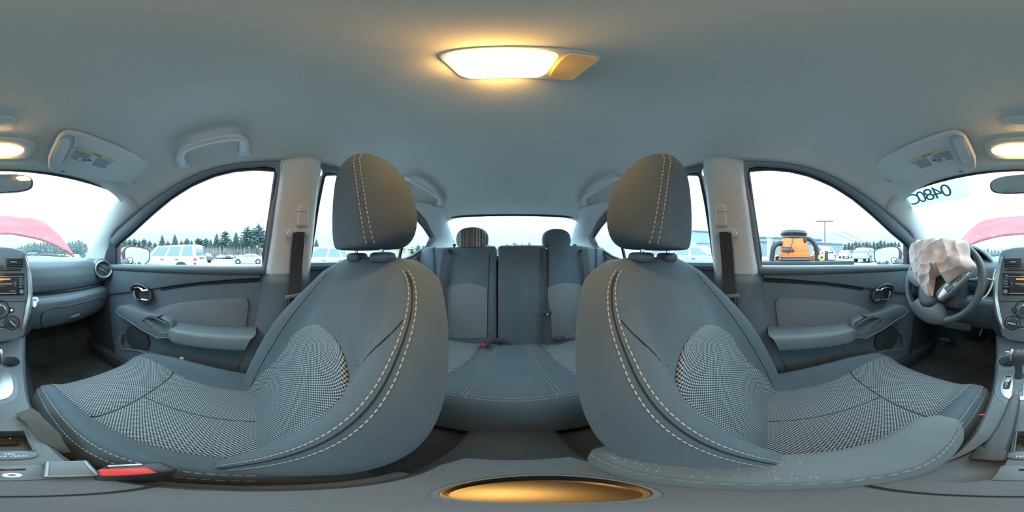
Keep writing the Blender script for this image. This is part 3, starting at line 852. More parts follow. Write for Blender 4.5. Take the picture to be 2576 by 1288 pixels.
stl('seam', [[onRB(1232, 640, .031), onRB(1228, 733, .031), onRB(1226, 850, .031)]], 'seam', bl, .002, False)
stl('stitching', [[onRB(1246, 640, .031), onRB(1248, 850, .031)]], 'thread_grey', bl, .0008)
for (a, b), par in (((1232, 839), bl), ((1359, 836), bc)):
    mb = MB(); c = onRB(a, b, .035); mb.lathe([(.0001, .003), (.005, .002), (.007, 0), (.0001, -.002)], c, -RBn * -1, 12); put('button', mb, 'plastic_black', par)
# cushion
def rcz(x, y): return itp(y, [(.40, -.72), (.415, -.60), (.44, -.545), (.47, -.527), (.55, -.522), (.75, -.53), (.93, -.545)]) + .012 * sst(.13, .2, abs(x)) * (1 - sst(.45, .62, abs(x))) * -1 + .012 * sst(.5, .62, abs(x))
rings = []
for k in range(29):
    x = lerp(-.64, .64, k / 28); r_ = []
    yo = -.028 * (1 - min(1, (abs(x) / .30)) ** 2) + .0
    for j in range(25):
        y = lerp(.40, .95, (j / 24) ** 1.6); r_.append(V((x, y + yo * (1 - sst(.4, .9, y)), rcz(x, y))))
    r_ += [V((x, .95, -.74)), V((x, .46, -.76))]
    rings.append(r_)
mb = MB(); mb.loft(rings); rc = put('cushion', mb, 'fabric', t, ang=60)
def f_rm(S):
    def fn(a, b):
        y = lerp(.90, .44, a); x0 = itp(y, [(.44, .235), (.55, .225), (.70, .185), (.90, .16)]); x = lerp(x0, .56, b)
        yy = y - .028 * max(0, 1 - (x / .30) ** 2) * (1 - sst(.4, .9, y))
        ed = min(1, (1 - b) * 12) * min(1, b * 16) * min(1, (1 - a) * 14)
        return V((S * x, yy, rcz(x, y) + .005 * ed - .001))
    return fn
for S in (-1, 1):
    mb = MB(); mb.grid(f_rm(S), 30, 20, uv=lambda a, b: (lerp(0, .4, b), lerp(0, .46, a))); put('mesh_panel', mb, 'mesh_fabric', rc, solid=.003)
cs = lambda x, y, dz=.002: V((x, y - .028 * max(0, 1 - (x / .30) ** 2) * (1 - sst(.4, .9, y)), rcz(x, y) + dz))
mb = MB()
for S in (-1, 1):
    for q in (0, .013):
        mb.dashes([cs(S * itp(y, [(.46, .128 + q), (.6, .105 + q), (.78, .085 + q), (.9, .078 + q)]), y) for y in [lerp(.46, .9, k / 30) for k in range(31)]], .0012, .008, .003)
for q in (.455, .466):
    mb.dashes([cs(lerp(-.55, .55, k / 60), q) for k in range(61)], .0011, .008, .003)
put('stitching', mb, 'thread', rc, kind='stuff', label='pale stitching across the bench')
# rear headrests
def rear_head(cx, name='headrest', mt_='fabric', g=1.0, par=t, y=1.10, hscale=1.0):
    rings = []
    for z, hw in [(.055, .05), (.058, .085), (.07, .097), (.10, .104), (.14, .102), (.165, .088), (.182, .06), (.19, .02)]:
        r_ = []
        for j in range(28):
            a = 2 * math.pi * j / 28; ca, sa = math.cos(a), math.sin(a); d = .052 * min(1, hw / .06) ** .6
            r_.append(V((cx + g * hw * abs(ca) ** .7 * (1 if ca > 0 else -1), y + g * d * abs(sa) ** .7 * (1 if sa > 0 else -1), .055 + (z - .055) * hscale)))
        rings.append(r_)
    mb = MB(); mb.loft(rings); return mb
for cx in (-.272, .307):
    h = put('headrest', rear_head(cx), 'fabric', t, sub=1, ang=70)
    for q in (-.05, .05):
        mb = MB(); mb.tube([V((cx + q, 1.10, .0)), V((cx + q, 1.10, .08))], .006, 8); put('headrest_post', mb, 'chrome', t)
for px in (1143, 1446):
    mb = MB(); p = onY(px, 622, 1.10); mb.lathe([(.008, -.03), (.008, .01), (.014, .014), (.013, .022), (.0005, .024)], p, (0, 0, 1), 12); put('release_knob', mb, 'plastic_black', t)

# patterned cover on one rear headrest
m = bpy.data.materials.new('patterned_cloth'); m.use_nodes = True; MT['patterned_cloth'] = m
N = m.node_tree.nodes; L = m.node_tree.links; p = N['Principled BSDF']; p.inputs['Roughness'].default_value = .9
tcn = N.new('ShaderNodeTexCoord'); sp = N.new('ShaderNodeSeparateXYZ'); L.new(tcn.outputs['Object'], sp.inputs[0])
rampn = N.new('ShaderNodeValToRGB'); rampn.color_ramp.interpolation = 'CONSTANT'
mrn = N.new('ShaderNodeMapRange'); mrn.inputs[1].default_value = -.12; mrn.inputs[2].default_value = .12; L.new(sp.outputs[0], mrn.inputs[0]); L.new(mrn.outputs[0], rampn.inputs[0])
dk = (.05, .055, .06, 1); lt = (.42, .44, .44, 1); md_ = (.16, .15, .15, 1); rd = (.15, .115, .115, 1)
cr = rampn.color_ramp; cr.elements[0].color = dk; cr.elements[1].position = .99; cr.elements[1].color = dk
for pos, c_ in [(.20, lt), (.215, dk), (.24, lt), (.255, dk), (.30, lt), (.31, dk), (.34, md_), (.44, rd), (.54, md_), (.60, lt), (.612, dk), (.65, lt), (.66, dk), (.82, lt), (.83, md_), (.86, lt), (.875, dk), (.9, lt), (.915, dk)]:
    e = cr.elements.new(pos); e.color = c_
# rows of small triangles between the stripes
def mth(op, a, b=None):
    n = N.new('ShaderNodeMath'); n.operation = op
    for i_, v_ in enumerate((a, b)):
        if v_ is None: continue
        if isinstance(v_, (int, float)): n.inputs[i_].default_value = v_
        else: L.new(v_, n.inputs[i_])
    return n.outputs[0]
zz = mth('FRACT', mth('MULTIPLY', sp.outputs[2], 90.0))
def tri_row(x0, wd):
    d = mth('ABSOLUTE', mth('SUBTRACT', sp.outputs[0], x0)); return mth('LESS_THAN', d, mth('MULTIPLY', zz, wd))
msk = tri_row(-.092, .008)
for x0 in (-.078, .045, .062): msk = mth('MAXIMUM', msk, tri_row(x0, .008))
mixn = N.new('ShaderNodeMix'); mixn.data_type = 'RGBA'; L.new(msk, mixn.inputs[0]); L.new(rampn.outputs[0], mixn.inputs[6]); mixn.inputs[7].default_value = (.5, .52, .52, 1)
L.new(mixn.outputs[2], p.inputs['Base Color'])
hc = put('headrest_cover', rear_head(-.272, g=1.10, y=1.095, hscale=1.06), 'patterned_cloth', label='striped and patterned cloth cover over a rear headrest', cat='headrest cover', sub=1, ang=70)
mb = MB(); c = V((-.272 - .012, 1.036, .082))
for a in range(4):
    p0 = c + V((.012 * math.cos(a * math.pi / 2), 0, .016 * math.sin(a * math.pi / 2))); p1 = c + V((.012 * math.cos((a + 1) * math.pi / 2), 0, .016 * math.sin((a + 1) * math.pi / 2)))
    mb.tube([p0, p1], .0018, 5)
put('diamond_motif', mb, 'red_mark', hc)
# ------------------------------------------------------------------ dashboard
PROF = [(-1.34, -.04), (-1.12, -.022), (-.95, -.006), (-.85, -.012), (-.80, -.03), (-.775, -.06), (-.762, -.105), (-.762, -.15), (-.775, -.178), (-.795, -.192),
        (-.79, -.202), (-.755, -.203), (-.728, -.208), (-.716, -.225), (-.718, -.265), (-.735, -.32), (-.775, -.385), (-.85, -.41), (-1.2, -.42)]
def plan(x): return -.135 * (abs(x) / .66) ** 2.4
def f_dash(a, b):
    x = lerp(-.70, .70, a); k = b * (len(PROF) - 1); i = min(int(k), len(PROF) - 2); f = k - i
    y = lerp(PROF[i][0], PROF[i + 1][0], f); z = lerp(PROF[i][1], PROF[i + 1][1], f)
    w_ = sst(-1.2, -.95, y)
    z += -.03 * sst(.5, .70, abs(x)) * w_ * (1 if z > -.15 else .0)
    return V((x, y + plan(x) * (w_ if y > -1.2 else 0), z))
t = thing('dashboard', (0, -.95, -.42), 'dark moulded dashboard with round vents and central control stack', 'dashboard')
mb = MB(); mb.grid(f_dash, 60, 54)
mb.prism([(-.70, -1.34, -.05), (-.70, -.95, -.06), (-.70, -.93, -.40), (-.70, -1.3, -.42)], (.02, 0, 0)); mb.prism([(.68, -1.34, -.05), (.68, -.95, -.06), (.68, -.93, -.40), (.68, -1.3, -.42)], (.02, 0, 0))
db = put('body', mb, 'plastic_dark', t, ang=50)
def dface(px, py, off=0):                     # point on the passenger face of the dashboard
    d = ray(px, py); best = None
    for k in range(400):
        s = .55 + k * .0022; p = d * s
        yy = None
        for i in range(4, len(PROF) - 2):
            z0, z1 = PROF[i][1], PROF[i + 1][1]
            if min(z0, z1) <= p.z <= max(z0, z1) and z0 != z1:
                f = (p.z - z0) / (z1 - z0); q = lerp(PROF[i][0], PROF[i + 1][0], f) + plan(p.x); yy = q if yy is None else max(yy, q)
        if yy is not None and p.y <= yy: best = p; break
    return (best or d * .9) - d * off
# glove box door: proud panel with seam line, finger slot
gl = [(110, 822), (104, 800), (108, 786), (122, 779), (170, 770), (220, 759), (256, 751), (265, 757), (261, 774), (235, 787), (170, 808)]
pts = curve([dface(a, b, .004) for a, b in gl], 48, True)
mb = MB(); mb.tube(pts, .0022, 5, closed=True); put('glove_box_seam', mb, 'seam', t)
mb = MB(); mb.tube([dface(a, b, .005) for a, b in [(110, 786), (124, 779), (170, 769), (220, 758), (258, 750)]], .0016, 5); put('glove_box_edge', mb, 'plastic_mid', t)
c = dface(187, 795, .004); mb = MB(); mb.ell(c, (.034, .010, .010), Matrix.Rotation(R(8), 3, 'Y')); put('glove_box_latch', mb, 'plastic_mid', t, label='small oval glove box latch')
mb = MB(); mb.tube([dface(a, b, .0) for a, b in [(84, 741), (130, 738), (180, 733), (230, 725), (268, 714)]], .006, 6); put('trim_gap', mb, 'seam', t)
# round vents at both corners
for S in (-1, 1):
    c = mir(S, V((-.628, -.862, -.088))); ax = mir(S, V((.42, .9, .12))).normalized(); F = frame(ax); c = c + ax * .03
    mb = MB(); mb.lathe([(.035, -.05), (.052, -.03), (.056, -.004), (.054, .008), (.049, .010), (.044, .004), (.043, -.02), (.0005, -.022)], c, n=32, flat=F)
    v_ = put('round_vent', mb, 'plastic_mid', t, label='round air vent at the dashboard corner')
    for k in range(2):
        mb = MB(); mb.box(c + F @ V((.0, -.013 + .026 * k, -.004)), (.080, .003, .02), F @ Matrix.Rotation(R(-32 * S * -1), 3, 'Z'), bev=.001); put('vent_vane', mb, 'plastic_mid', v_)
    mb = MB(); mb.lathe([(.0555, .006), (.0565, .010), (.052, .012), (.050, .010)], c, n=32, flat=F, ring=True); put('vent_ring', mb, 'silver', v_)
    mb = MB(); mb.ell(c + F @ V((0, 0, -.075)), (.085, .08, .07), F); put('vent_pod', mb, 'plastic_dark', v_)
# driver instrument hood
rings = []
for y, k in ((-1.02, .55), (-.96, .8), (-.90, .94), (-.84, 1.0), (-.805, 1.0), (-.80, .96), (-.83, .90), (-.90, .86)):
    rings.append([V((.335 + .205 * k * math.cos(a) * -1, y, -.14 + .205 * k * math.sin(a) ** .8)) for a in [R(6 + 168 * j / 20) for j in range(21)]])
mb = MB(); mb.loft(rings, closed=False, cap=False); put('instrument_hood', mb, 'plastic_dark', t, label='arched hood over the instruments', solid=.004)
mb = MB(); mb.lathe([(.0005, 0), (.175, 0), (.175, -.01), (.0005, -.01)], (.335, -.885, -.12), (0, .95, .3), 32); ip = put('instrument_face', mb, 'plastic_gloss', t)
for q in (-.07, .07):
    mb = MB(); mb.lathe([(.058, 0), (.062, .004), (.066, 0)], (.335 + q, -.878, -.115), (0, .95, .3), 28, ring=True); put('gauge_ring', mb, 'silver', ip)

# centre stack
CN = V((0, 1, .2)).normalized(); CU = V((0, -.2, 1)).normalized()
def onC(px, py, off=0): return onP(px, py, V((0, -.725, 0)) + CN * off, CN)
def cquad(px0, py0, px1, py1, off, th, bev=0, mb=None):
    mb = mb or MB(); pts = [onC(px0, py0, off - th), onC(px1, py0, off - th), onC(px1, py1, off - th), onC(px0, py1, off - th)]
    return mb.prism(pts, CN * th, bev=bev)
fc = [(2521, 645), (2530, 638), (2550, 633), (2576, 631), (2602, 633), (2624, 638), (2637, 646), (2645, 690), (2650, 730), (2645, 775), (2630, 832), (2610, 842), (2576, 848), (2540, 842), (2526, 832), (2512, 780), (2508, 735), (2513, 690)]
mb = MB(); mb.prism([onC(a, b, -.09) for a, b in fc], CN * .09, bev=.008, seg=3)
st = put('centre_stack', mb, 'plastic_mid', t, label='grey centre stack panel')
def strip_c(L_, R_):
    mb = MB(); rings = []
    A = curve([onC(a, b, .0) for a, b in L_], 24); B = curve([onC(a, b, .0) for a, b in R_], 24)
    for p, q in zip(A, B): m_ = p.lerp(q, .5); rings.append([p - CN * .03, p + CN * .006, m_ + CN * .013, q + CN * .006, q - CN * .03])
    return mb.loft(rings)
put('silver_trim', strip_c([(2635, 641), (2644, 690), (2646, 740), (2640, 775), (2636, 800), (2629, 828)], [(2642, 648), (2654, 690), (2657, 740), (2655, 775), (2648, 800), (2636, 829)]), 'silver', t, label='curved silver trim beside the control stack')
put('silver_trim', strip_c([(2519, 648), (2505, 690), (2498, 740), (2501, 775), (2507, 800), (2521, 829)], [(2526, 641), (2515, 690), (2510, 740), (2515, 775), (2520, 800), (2528, 828)]), 'silver', t, label='curved silver trim beside the control stack')
for x0, x1, kx in ((2527.5, 2568, 2548), (2592.5, 2633, 2610)):
    mb = cquad(x0, 650, x1, 675, .002, .01, .0); vo = put('square_vent', mb, 'plastic_gloss', st, label='rectangular air vent with horizontal slats')
    for k in range(5):
        mb = cquad(x0 + .8, 653 + k * 5 - .5, x1 - .8, 653 + k * 5 + .7, .008, .007, .001); put('slat', mb, 'plastic_dark', vo)
    mb = cquad(kx - 8, 658.5, kx + 8, 661, .014, .006, .001); put('vent_tab', mb, 'silver', vo)
    mb = MB(); rr = [onC(x0 - 1, 675.5, .006), onC(x1 + 1, 675.5, .006), onC(x1 + 1, 650, .006), onC(x0 - 1, 650, .006)]
    mb.tube(rr, .0022, 6, closed=True); put('vent_frame', mb, 'plastic_dark', vo)
hz = put('hazard_button', cquad(2573, 662, 2586, 675, .006, .006, .002), 'plastic_dark', st)
a_, b_, c_ = onC(2580, 665.5, .0065), onC(2576.5, 671.5, .0065), onC(2583.5, 671.5, .0065)
put('triangle_mark', MB().tube([a_, b_, c_], .0009, 5, closed=True), 'red_mark', hz)
put('crease', cquad(2530, 679.5, 2628, 681, .003, .004, .001), 'seam', st)
# radio
rd = put('radio', cquad(2523.5, 688, 2636, 742, .006, .02, .003), 'plastic_gloss', t, label='touch-screen radio with button columns')
put('disc_slot', cquad(2538, 690.5, 2633, 693.5, .0075, .004, .001), 'seam', rd)
put('slot_line', cquad(2530, 694.5, 2634, 696.2, .009, .004, .001), 'silver', rd)
put('eject_button', cquad(2526, 691, 2535, 695.5, .009, .004, .001), 'plastic_dark', rd)
put('screen_frame', cquad(2541, 698, 2618, 738.5, .0075, .004, .001), 'plastic_black', rd)
sc = put('screen', cquad(2543.5, 699.5, 2615.5, 735, .0095, .004, .0005), 'screen', rd, label='dark screen with painted orange reflection at the top')
put('screen_reflection', cquad(2556, 700.5, 2602, 704, .0102, .001), 'reflection_amber', sc)  # orange reflection painted as an emissive strip, not a display element
put('chin_line', cquad(2538, 737, 2618, 739, .011, .004, .001), 'silver', rd)
def ctext(s, px, py, size, name, mt_, par, off=.0125, align='CENTER', depth=.0003):
    b = MB(); b.merge(text_bm(s, size, onC(px, py, off), (-1, 0, 0), CU, depth, align)); return put(name, b, mt_, par, kind='stuff')
ctext('No Bluetooth connected', 2580, 714, .0085, 'screen_text', 'screen_text', sc)
ctext('Connect', 2608, 732, .006, 'screen_text', 'screen_text', sc)
for k, s in enumerate(('FM/AM', 'CD', 'AUX', 'CAMERA')):
    ctext(s, 2532, 700 + k * 7.2, .0062, 'button_text', 'print_white', rd, .0075)
for k, s in enumerate(('MENU', 'TEL', 'DISP', 'BACK')):
    ctext(s, 2627.5, 700.5 + k * 7.2, .0062, 'button_text', 'print_white', rd, .0075)
for px in (2529, 2630):
    mb = MB(); mb.lathe([(.0005, .016), (.0075, .016), (.009, .014), (.0095, .004), (.012, .003), (.012, 0)], onC(px, 734.5, .005), CN, 24); k_ = put('knob', mb, 'plastic_dark', rd)
    mb = MB(); mb.lathe([(.0005, .0005), (.003, .0005), (.003, 0)], onC(px, 734.5, .0215), CN, 12); put('knob_mark', mb, 'print_white', k_)
# climate controls
put('crease', cquad(2512, 756.5, 2646, 757.6, .002, .003, .0005), 'seam', st)
def dial(px, py, r_, lab):
    c = onC(px, py, .0); mb = MB()
    mb.lathe([(r_ * 1.0, -.004), (r_ * 1.06, .002), (r_ * 1.03, .005), (r_ * .98, .003), (r_ * .96, -.003), (.0005, -.003)], c, CN, 36)
    d_ = put('dial', mb, 'plastic_gloss', st, label=lab)
    return c, d_
def arcs(c, r0, a0, a1, mt_, par, rr=.0011, off=.004, name='scale_mark'):
    E1 = V((-1, 0, 0)); mb = MB(); mb.tube([c + E1 * (r0 * math.cos(R(a))) + CU * (r0 * math.sin(R(a))) + CN * off for a in [lerp(a0, a1, k / 14) for k in range(15)]], rr, 5)
    return put(name, mb, mt_, par)
E1 = V((-1, 0, 0))
c, d_ = dial(2576, 779, .039, 'large central fan dial')
mb = MB(); mb.lathe([(.0005, .026), (.020, .026), (.0235, .022), (.025, .0)], c, CN, 32); kn = put('knob', mb, 'plastic_black', d_)
mb = MB(); mb.lathe([(.0215, .0255), (.0245, .0235), (.0235, .021), (.021, .024)], c, CN, 32, ring=True); put('chrome_ring', mb, 'silver', kn)
for a in range(-20, 201, 37):
    mb = MB(); mb.ell(c + E1 * (.032 * math.cos(R(a))) + CU * (.032 * math.sin(R(a))) + CN * .0, (.0017, .0017, .0017), nu=8, nv=6); put('scale_dot', mb, 'print_white', d_)
for px, kind_ in ((2607, 'temp'), (2547, 'mode')):
    c, d_ = dial(px, 812, .0305, 'temperature dial with red and blue arcs' if kind_ == 'temp' else 'airflow dial with white marks')
    mb = MB(); mb.lathe([(.0005, .018), (.017, .018), (.0195, .015), (.021, .0)], c, CN, 28); kn = put('knob', mb, 'plastic_black', d_)
    ang_ = 132 if kind_ == 'temp' else 168
    dv = E1 * math.cos(R(ang_)) + CU * math.sin(R(ang_))
    mb = MB(); mb.tube([c + dv * .018 + CN * .020, c - dv * .016 + CN * .020], .0042, 8); put('grip_bar', mb, 'plastic_dark', kn)
    mb = MB(); mb.tube([c + dv * .018 + CN * .0238, c - dv * .012 + CN * .0238], .0011, 5); put('pointer', mb, 'print_white', kn)
    if kind_ == 'temp':
        arcs(c, .0255, 95, -40, 'red_mark', d_, .0015, .0); arcs(c, .0255, 110, 230, 'blue_mark', d_, .0012, .0)
    else:
        for a0, a1 in ((150, 110), (70, 30), (10, -30), (180, 205)): arcs(c, .0255, a0, a1, 'print_white', d_, .0011, .0)
        mb = MB(); mb.ell(c + E1 * .021 - CU * .017 + CN * .001, (.002, .002, .002), nu=8, nv=6); put('scale_dot', mb, 'red_mark', d_)
for px, mt_ in ((2605, 'amber_led'), (2551, 'print_dark')):
    c = onC(px, 780, .0); mb = MB(); mb.lathe([(.0005, .004), (.010, .004), (.0115, .002), (.0125, 0)], c, CN, 24); bt = put('push_button', mb, 'plastic_black', st)
    mb = MB(); mb.lathe([(.0005, .001), (.0038, .001), (.0045, 0)], c + CN * .0042, CN, 14); put('lamp', mb, mt_, bt)
mb = MB(); a_ = onC(2588, 779.5, .001); b_ = onC(2600, 779.5, .001); mb.tube([a_, b_], .0008, 5); put('lamp_line', mb, 'brass', st)
put('slider', cquad(2566, 821, 2588, 827, .003, .006, .001), 'plastic_gloss', st)
put('slider_line', cquad(2567, 825, 2587, 826.3, .0042, .001), 'print_white', st)
# lower stack behind the shifter
mb = MB(); mb.prism([(-.14, -.70, -.27), (.14, -.70, -.27), (.13, -.69, -.345), (.11, -.705, -.385), (-.11, -.705, -.385), (-.13, -.69, -.345)], (0, -.2, 0), bev=.012)
put('lower_stack', mb, 'plastic_black', t)
# white plastic clip left on the trim edge
mb = MB(); c0 = dface(88, 750, .008); c1 = dface(86, 767, .008)
mb.prism(curve([dface(a, b, .006) for a, b in [(81, 748), (93, 747), (97, 754), (92, 762), (91, 770), (85, 773), (81, 768), (82, 758)]], 24, True), (0, .006, 0), bev=.0015)
put('plastic_clip', mb, 'paper', label='small white plastic clip stuck beside the silver stack trim', cat='clip')

# ------------------------------------------------------------------ steering wheel with burst airbag
WC = V((.334, -.605, -.100)); WN = V((0, .91, .415)).normalized(); WU = V((0, -.415, .91)).normalized(); WX = V((-1, 0, 0))
WPt = lambda x, y, h=0: WC + WX * x + WU * y + WN * h
t = thing('steering_wheel', WPt(0, -.19), 'dark steering wheel turned aside, torn airbag hanging from its hub', 'steering wheel')
mb = MB(); n = 64
rings = []
for k in range(n):
    a = 2 * math.pi * k / n; g = .0165 + .003 * math.cos(4 * a)
    rings.append([WPt((.176 + g * math.cos(b)) * math.cos(a), (.176 + g * math.cos(b)) * math.sin(a), g * .95 * math.sin(b)) for b in [2 * math.pi * j / 14 for j in range(14)]])
rings.append(rings[0]); mb.loft(rings, True, False); bmesh.ops.remove_doubles(mb.bm, verts=mb.bm.verts[:], dist=1e-6)
put('rim', mb, 'wheel_black', t, ang=80)
hubp = curve([WPt(a, b, -.02) for a, b in [(-.085, .03), (-.05, .07), (.03, .075), (.09, .05), (.085, .0), (.04, -.075), (-.01, -.125), (-.055, -.13), (-.085, -.09), (-.095, -.03)]], 40, True)
mb = MB(); mb.prism(hubp, WN * .05, bev=.02, seg=4); put('hub_cover', mb, 'plastic_black', t)
mb = MB(); mb.prism(curve([WPt(a, b, .005) for a, b in [(.005, -.062), (.022, -.095), (.05, -.075), (.118, .0), (.125, .03), (.10, .045), (.07, .02)]], 36, True), WN * .03, bev=.01, seg=3)
sp_ = put('spoke', mb, 'silver', t, label='silver spoke with control buttons')
for (a, b, w_, h_) in ((.058, -.040, .034, .024), (.088, .004, .036, .028)):
    mb = MB(); F = Matrix((WX, WU, WN)).transposed(); mb.box(WPt(a, b, .036), (w_, h_, .008), F @ Matrix.Rotation(R(48), 3, 'Z'), bev=.003); put('spoke_button', mb, 'plastic_mid', sp_)
mb = MB(); mb.prism(curve([WPt(a, b, -.01) for a, b in [(-.07, -.09), (-.02, -.125), (.02, -.10), (.055, -.165), (.0, -.182), (-.06, -.172), (-.115, -.14)]], 30, True), WN * .03, bev=.008); put('spoke', mb, 'wheel_black', t)
mb = MB(); mb.prism(curve([WPt(a, b, -.01) for a, b in [(-.08, .02), (-.165, .03), (-.17, -.02), (-.09, -.05)]], 20, True), WN * .03, bev=.008); put('spoke', mb, 'wheel_black', t)
mb = MB(); mb.prism(curve([WPt(a, b, -.012) for a, b in [(.015, -.13), (.035, -.14), (.028, -.155), (.005, -.15)]], 16, True), WN * .02, bev=.004); put('cover_cap', mb, 'plastic_gloss', t)
# deflated airbag: crumpled hanging cloth
ol = [(2289, 622), (2298, 609), (2330, 600), (2370, 598), (2425, 604), (2438, 622), (2440, 645), (2453, 664), (2453, 674), (2440, 682), (2415, 689), (2398, 700), (2381, 713), (2384, 697), (2378, 689), (2362, 692), (2343, 702), (2341, 722), (2345, 739), (2340, 746), (2329, 741), (2323, 733), (2310, 712), (2297, 690), (2288, 655)]
op = []
for a, b in ol:
    q = onP(a, b, WC + WN * .055, WN) - WC; op.append(V((q.dot(WX), q.dot(WU), 0)))
op = curve(op, 200, True); cen = V((-.01, .075, 0))
def bag(front):
    rr = []
    for k in range(41):
        f = k / 40; r_ = []
        for j, p in enumerate(op):
            q = cen.lerp(p, max(f, .002)); nn = noise.noise(V((q.x * 20, q.y * 13, 3.1))) * .55 + noise.noise(V((q.x * 48, q.y * 30, 9.7))) * .25
            wp = noise.noise(V((q.x * 9, q.y * 9, 6.3))); tri = lambda v: 1 - abs(math.sin(v / 2)) ** .55
            f1 = tri(q.x * 120 + q.y * 26 + wp * 5.2); f2 = tri(q.x * 46 - q.y * 95 + wp * 7.5); am = .55 + .9 * abs(noise.noise(V((q.x * 7, q.y * 7, 2.2)))); e_ = (1 - f ** 4)
            h = (.050 + .044 * e_ + .030 * nn * (e_ * .7 + .3) + (.016 * f1 * am + .009 * f2) * (.5 + .5 * e_)) if front else (.046 + .004 * nn)
            r_.append(WPt(q.x, q.y, h))
        rr.append(r_)
    return rr
F_ = bag(True); B_ = bag(False)
mb = MB(); mb.loft(F_ + B_[::-1], True, True)
ab = put('airbag', mb, 'airbag', t, ang=70, label='torn pinkish deployed airbag cloth hanging over the hub')
mb = MB(); mb.dashes([onP(a, b, WC + WN * .05, WN) for a, b in [(2432, 684), (2440, 681), (2447, 678), (2454, 675)]], .0016, .004, .003); mb.dashes([onP(a, b, WC + WN * .05, WN) for a, b in [(2438, 688), (2446, 685), (2452, 681)]], .0014, .004, .004)
put('torn_threads', mb, 'zip_white', ab, kind='stuff')
# column shroud and stalks
mb = MB(); F = Matrix((WX, WU, WN)).transposed()
mb.box(WPt(.0, -.02, -.13), (.12, .13, .20), F, bev=.03, seg=3); mb.box(WPt(.0, -.085, -.11), (.16, .06, .14), F, bev=.02)
put('column_shroud', mb, 'plastic_black', t)
for q, sg in ((.135, 1), (-.15, -1)):
    mb = MB(); mb.tube([WPt(.05 * sg, .02, -.07), WPt(.10 * sg, .02, -.06), WPt(q, .018, -.055)], [.007, .008, .012], 10); mb.tube([WPt(q, .018, -.055), WPt(q + .045 * sg, .017, -.05)], [.016, .018], 12)
    put('control_stalk', mb, 'plastic_dark', t)
# white cable ties looped from the column
t2 = thing('cable_tie', onP(2490, 700, WC - WN * .04, WN), 'white plastic cable ties looped beside the steering column', 'cable tie')
tp = lambda l: curve([onP(a, b, WC - WN * .04, WN) for a, b in l], 30)
mb = MB(); mb.ribbon(tp([(2505, 676), (2500, 692), (2498, 708), (2491, 728), (2478, 746), (2460, 754), (2444, 758)]), .006, .002, WN); put('tie_strap', mb, 'zip_white', t2)
mb = MB(); mb.ribbon(tp([(2472, 695), (2484, 700), (2500, 705)]), .005, .002, WN); put('tie_strap', mb, 'zip_white', t2)
mb = MB(); mb.box(onP(2499, 704, WC - WN * .038, WN), (.010, .008, .010), bev=.002); put('tie_head', mb, 'zip_white', t2)
mb = MB(); mb.box(onP(2457, 753, WC - WN * .03, WN), (.018, .012, .014), bev=.003); put('key_head', mb, 'plastic_black', t2)
mb = MB(); mb.box(onP(2453, 752, WC - WN * .02, WN), (.008, .004, .008), bev=.001); put('key_mark', mb, 'red_mark', t2)
# column knee panel and pedals
mb = MB(); mb.box((.33, -.80, -.385), (.16, .12, .05), Matrix.Rotation(R(14), 3, 'X'), bev=.015); put('knee_panel', mb, 'plastic_black', bpy.data.objects['dashboard'])
t = thing('brake_pedal', (.325, -1.05, -.62), 'wide ribbed rubber brake pedal under the steering column', 'pedal')
pc = V((.322, -1.02, -.585))
mb = MB(); mb.box(pc, (.105, .075, .012), Matrix.Rotation(R(55), 3, 'X'), bev=.005); put('pad', mb, 'rubber', t)
PR = Matrix.Rotation(R(55), 3, 'X')
for k in range(8):
    mb = MB(); mb.box(pc + PR @ V((-.042 + k * .012, 0, .0065)), (.0045, .064, .004), PR @ Matrix.Rotation(R(25), 3, 'Z'), bev=.001); put('pad_rib', mb, 'carpet_flap', t)
mb = MB(); mb.tube([pc + V((-.03, -.01, 0)), pc + V((-.045, -.06, .08)), V((.27, -1.12, -.42))], .008, 8); put('pedal_arm', mb, 'silver', t)
mb = MB(); mb.box((.20, -1.08, -.66), (.05, .15, .012), Matrix.Rotation(R(58), 3, 'X'), bev=.005)
put('accelerator_pedal', mb, 'rubber', label='long black accelerator pedal near the tunnel', cat='pedal')
mb = MB(); mb.box((.51, -1.05, -.68), (.085, .22, .03), Matrix.Rotation(R(38), 3, 'X'), bev=.012); put('footrest', mb, 'carpet_flap', label='worn grey carpeted footrest in the driver footwell', cat='footrest')

# ------------------------------------------------------------------ centre console
CX = .006
t = thing('console', (CX, -.25, -.78), 'dark plastic centre console between the front seats', 'console')
rings = []
for y, hw, zt in [(-.78, .125, -.34), (-.72, .12, -.375), (-.67, .11, -.43), (-.645, .105, -.452), (-.60, .102, -.456), (-.54, .092, -.462), (-.42, .080, -.472), (-.25, .075, -.480), (-.05, .075, -.480), (.06, .075, -.476), (.13, .075, -.48), (.165, .062, -.50), (.175, .055, -.60)]:
    zb = -.73
    rings.append([V((CX - hw, y, zb)), V((CX - hw, y, zt - .03)), V((CX - hw * .97, y, zt - .010)), V((CX - hw * .88, y, zt)), V((CX + hw * .88, y, zt)), V((CX + hw * .97, y, zt - .010)), V((CX + hw, y, zt - .03)), V((CX + hw, y, zb))])
mb = MB(); mb.loft(rings); bd = put('body', mb, 'plastic_dark', t)
ct = MB()
for x, y, r_ in ((.060, -.600, .036), (-.037, -.600, .036), (.014, .066, .042)):
    ct.lathe([(r_, .1), (r_, -.0), (r_, -.075), (.0005, -.075)], (x, y, -.46), (0, 0, 1), 28)
cut(bd, ct)
ct = MB(); ct.box((-.014, -.222, -.49), (.050, .072, .09), bev=.006); cut(bd, ct)
ct = MB(); ct.prism(curve([V((x, y, -.494)) for x, y in [(.018, -.235), (.045, -.235), (.062, -.17), (.078, -.10), (.060, -.082), (.028, -.084), (.018, -.12)]], 28, True), (0, 0, .05)); cut(bd, ct)
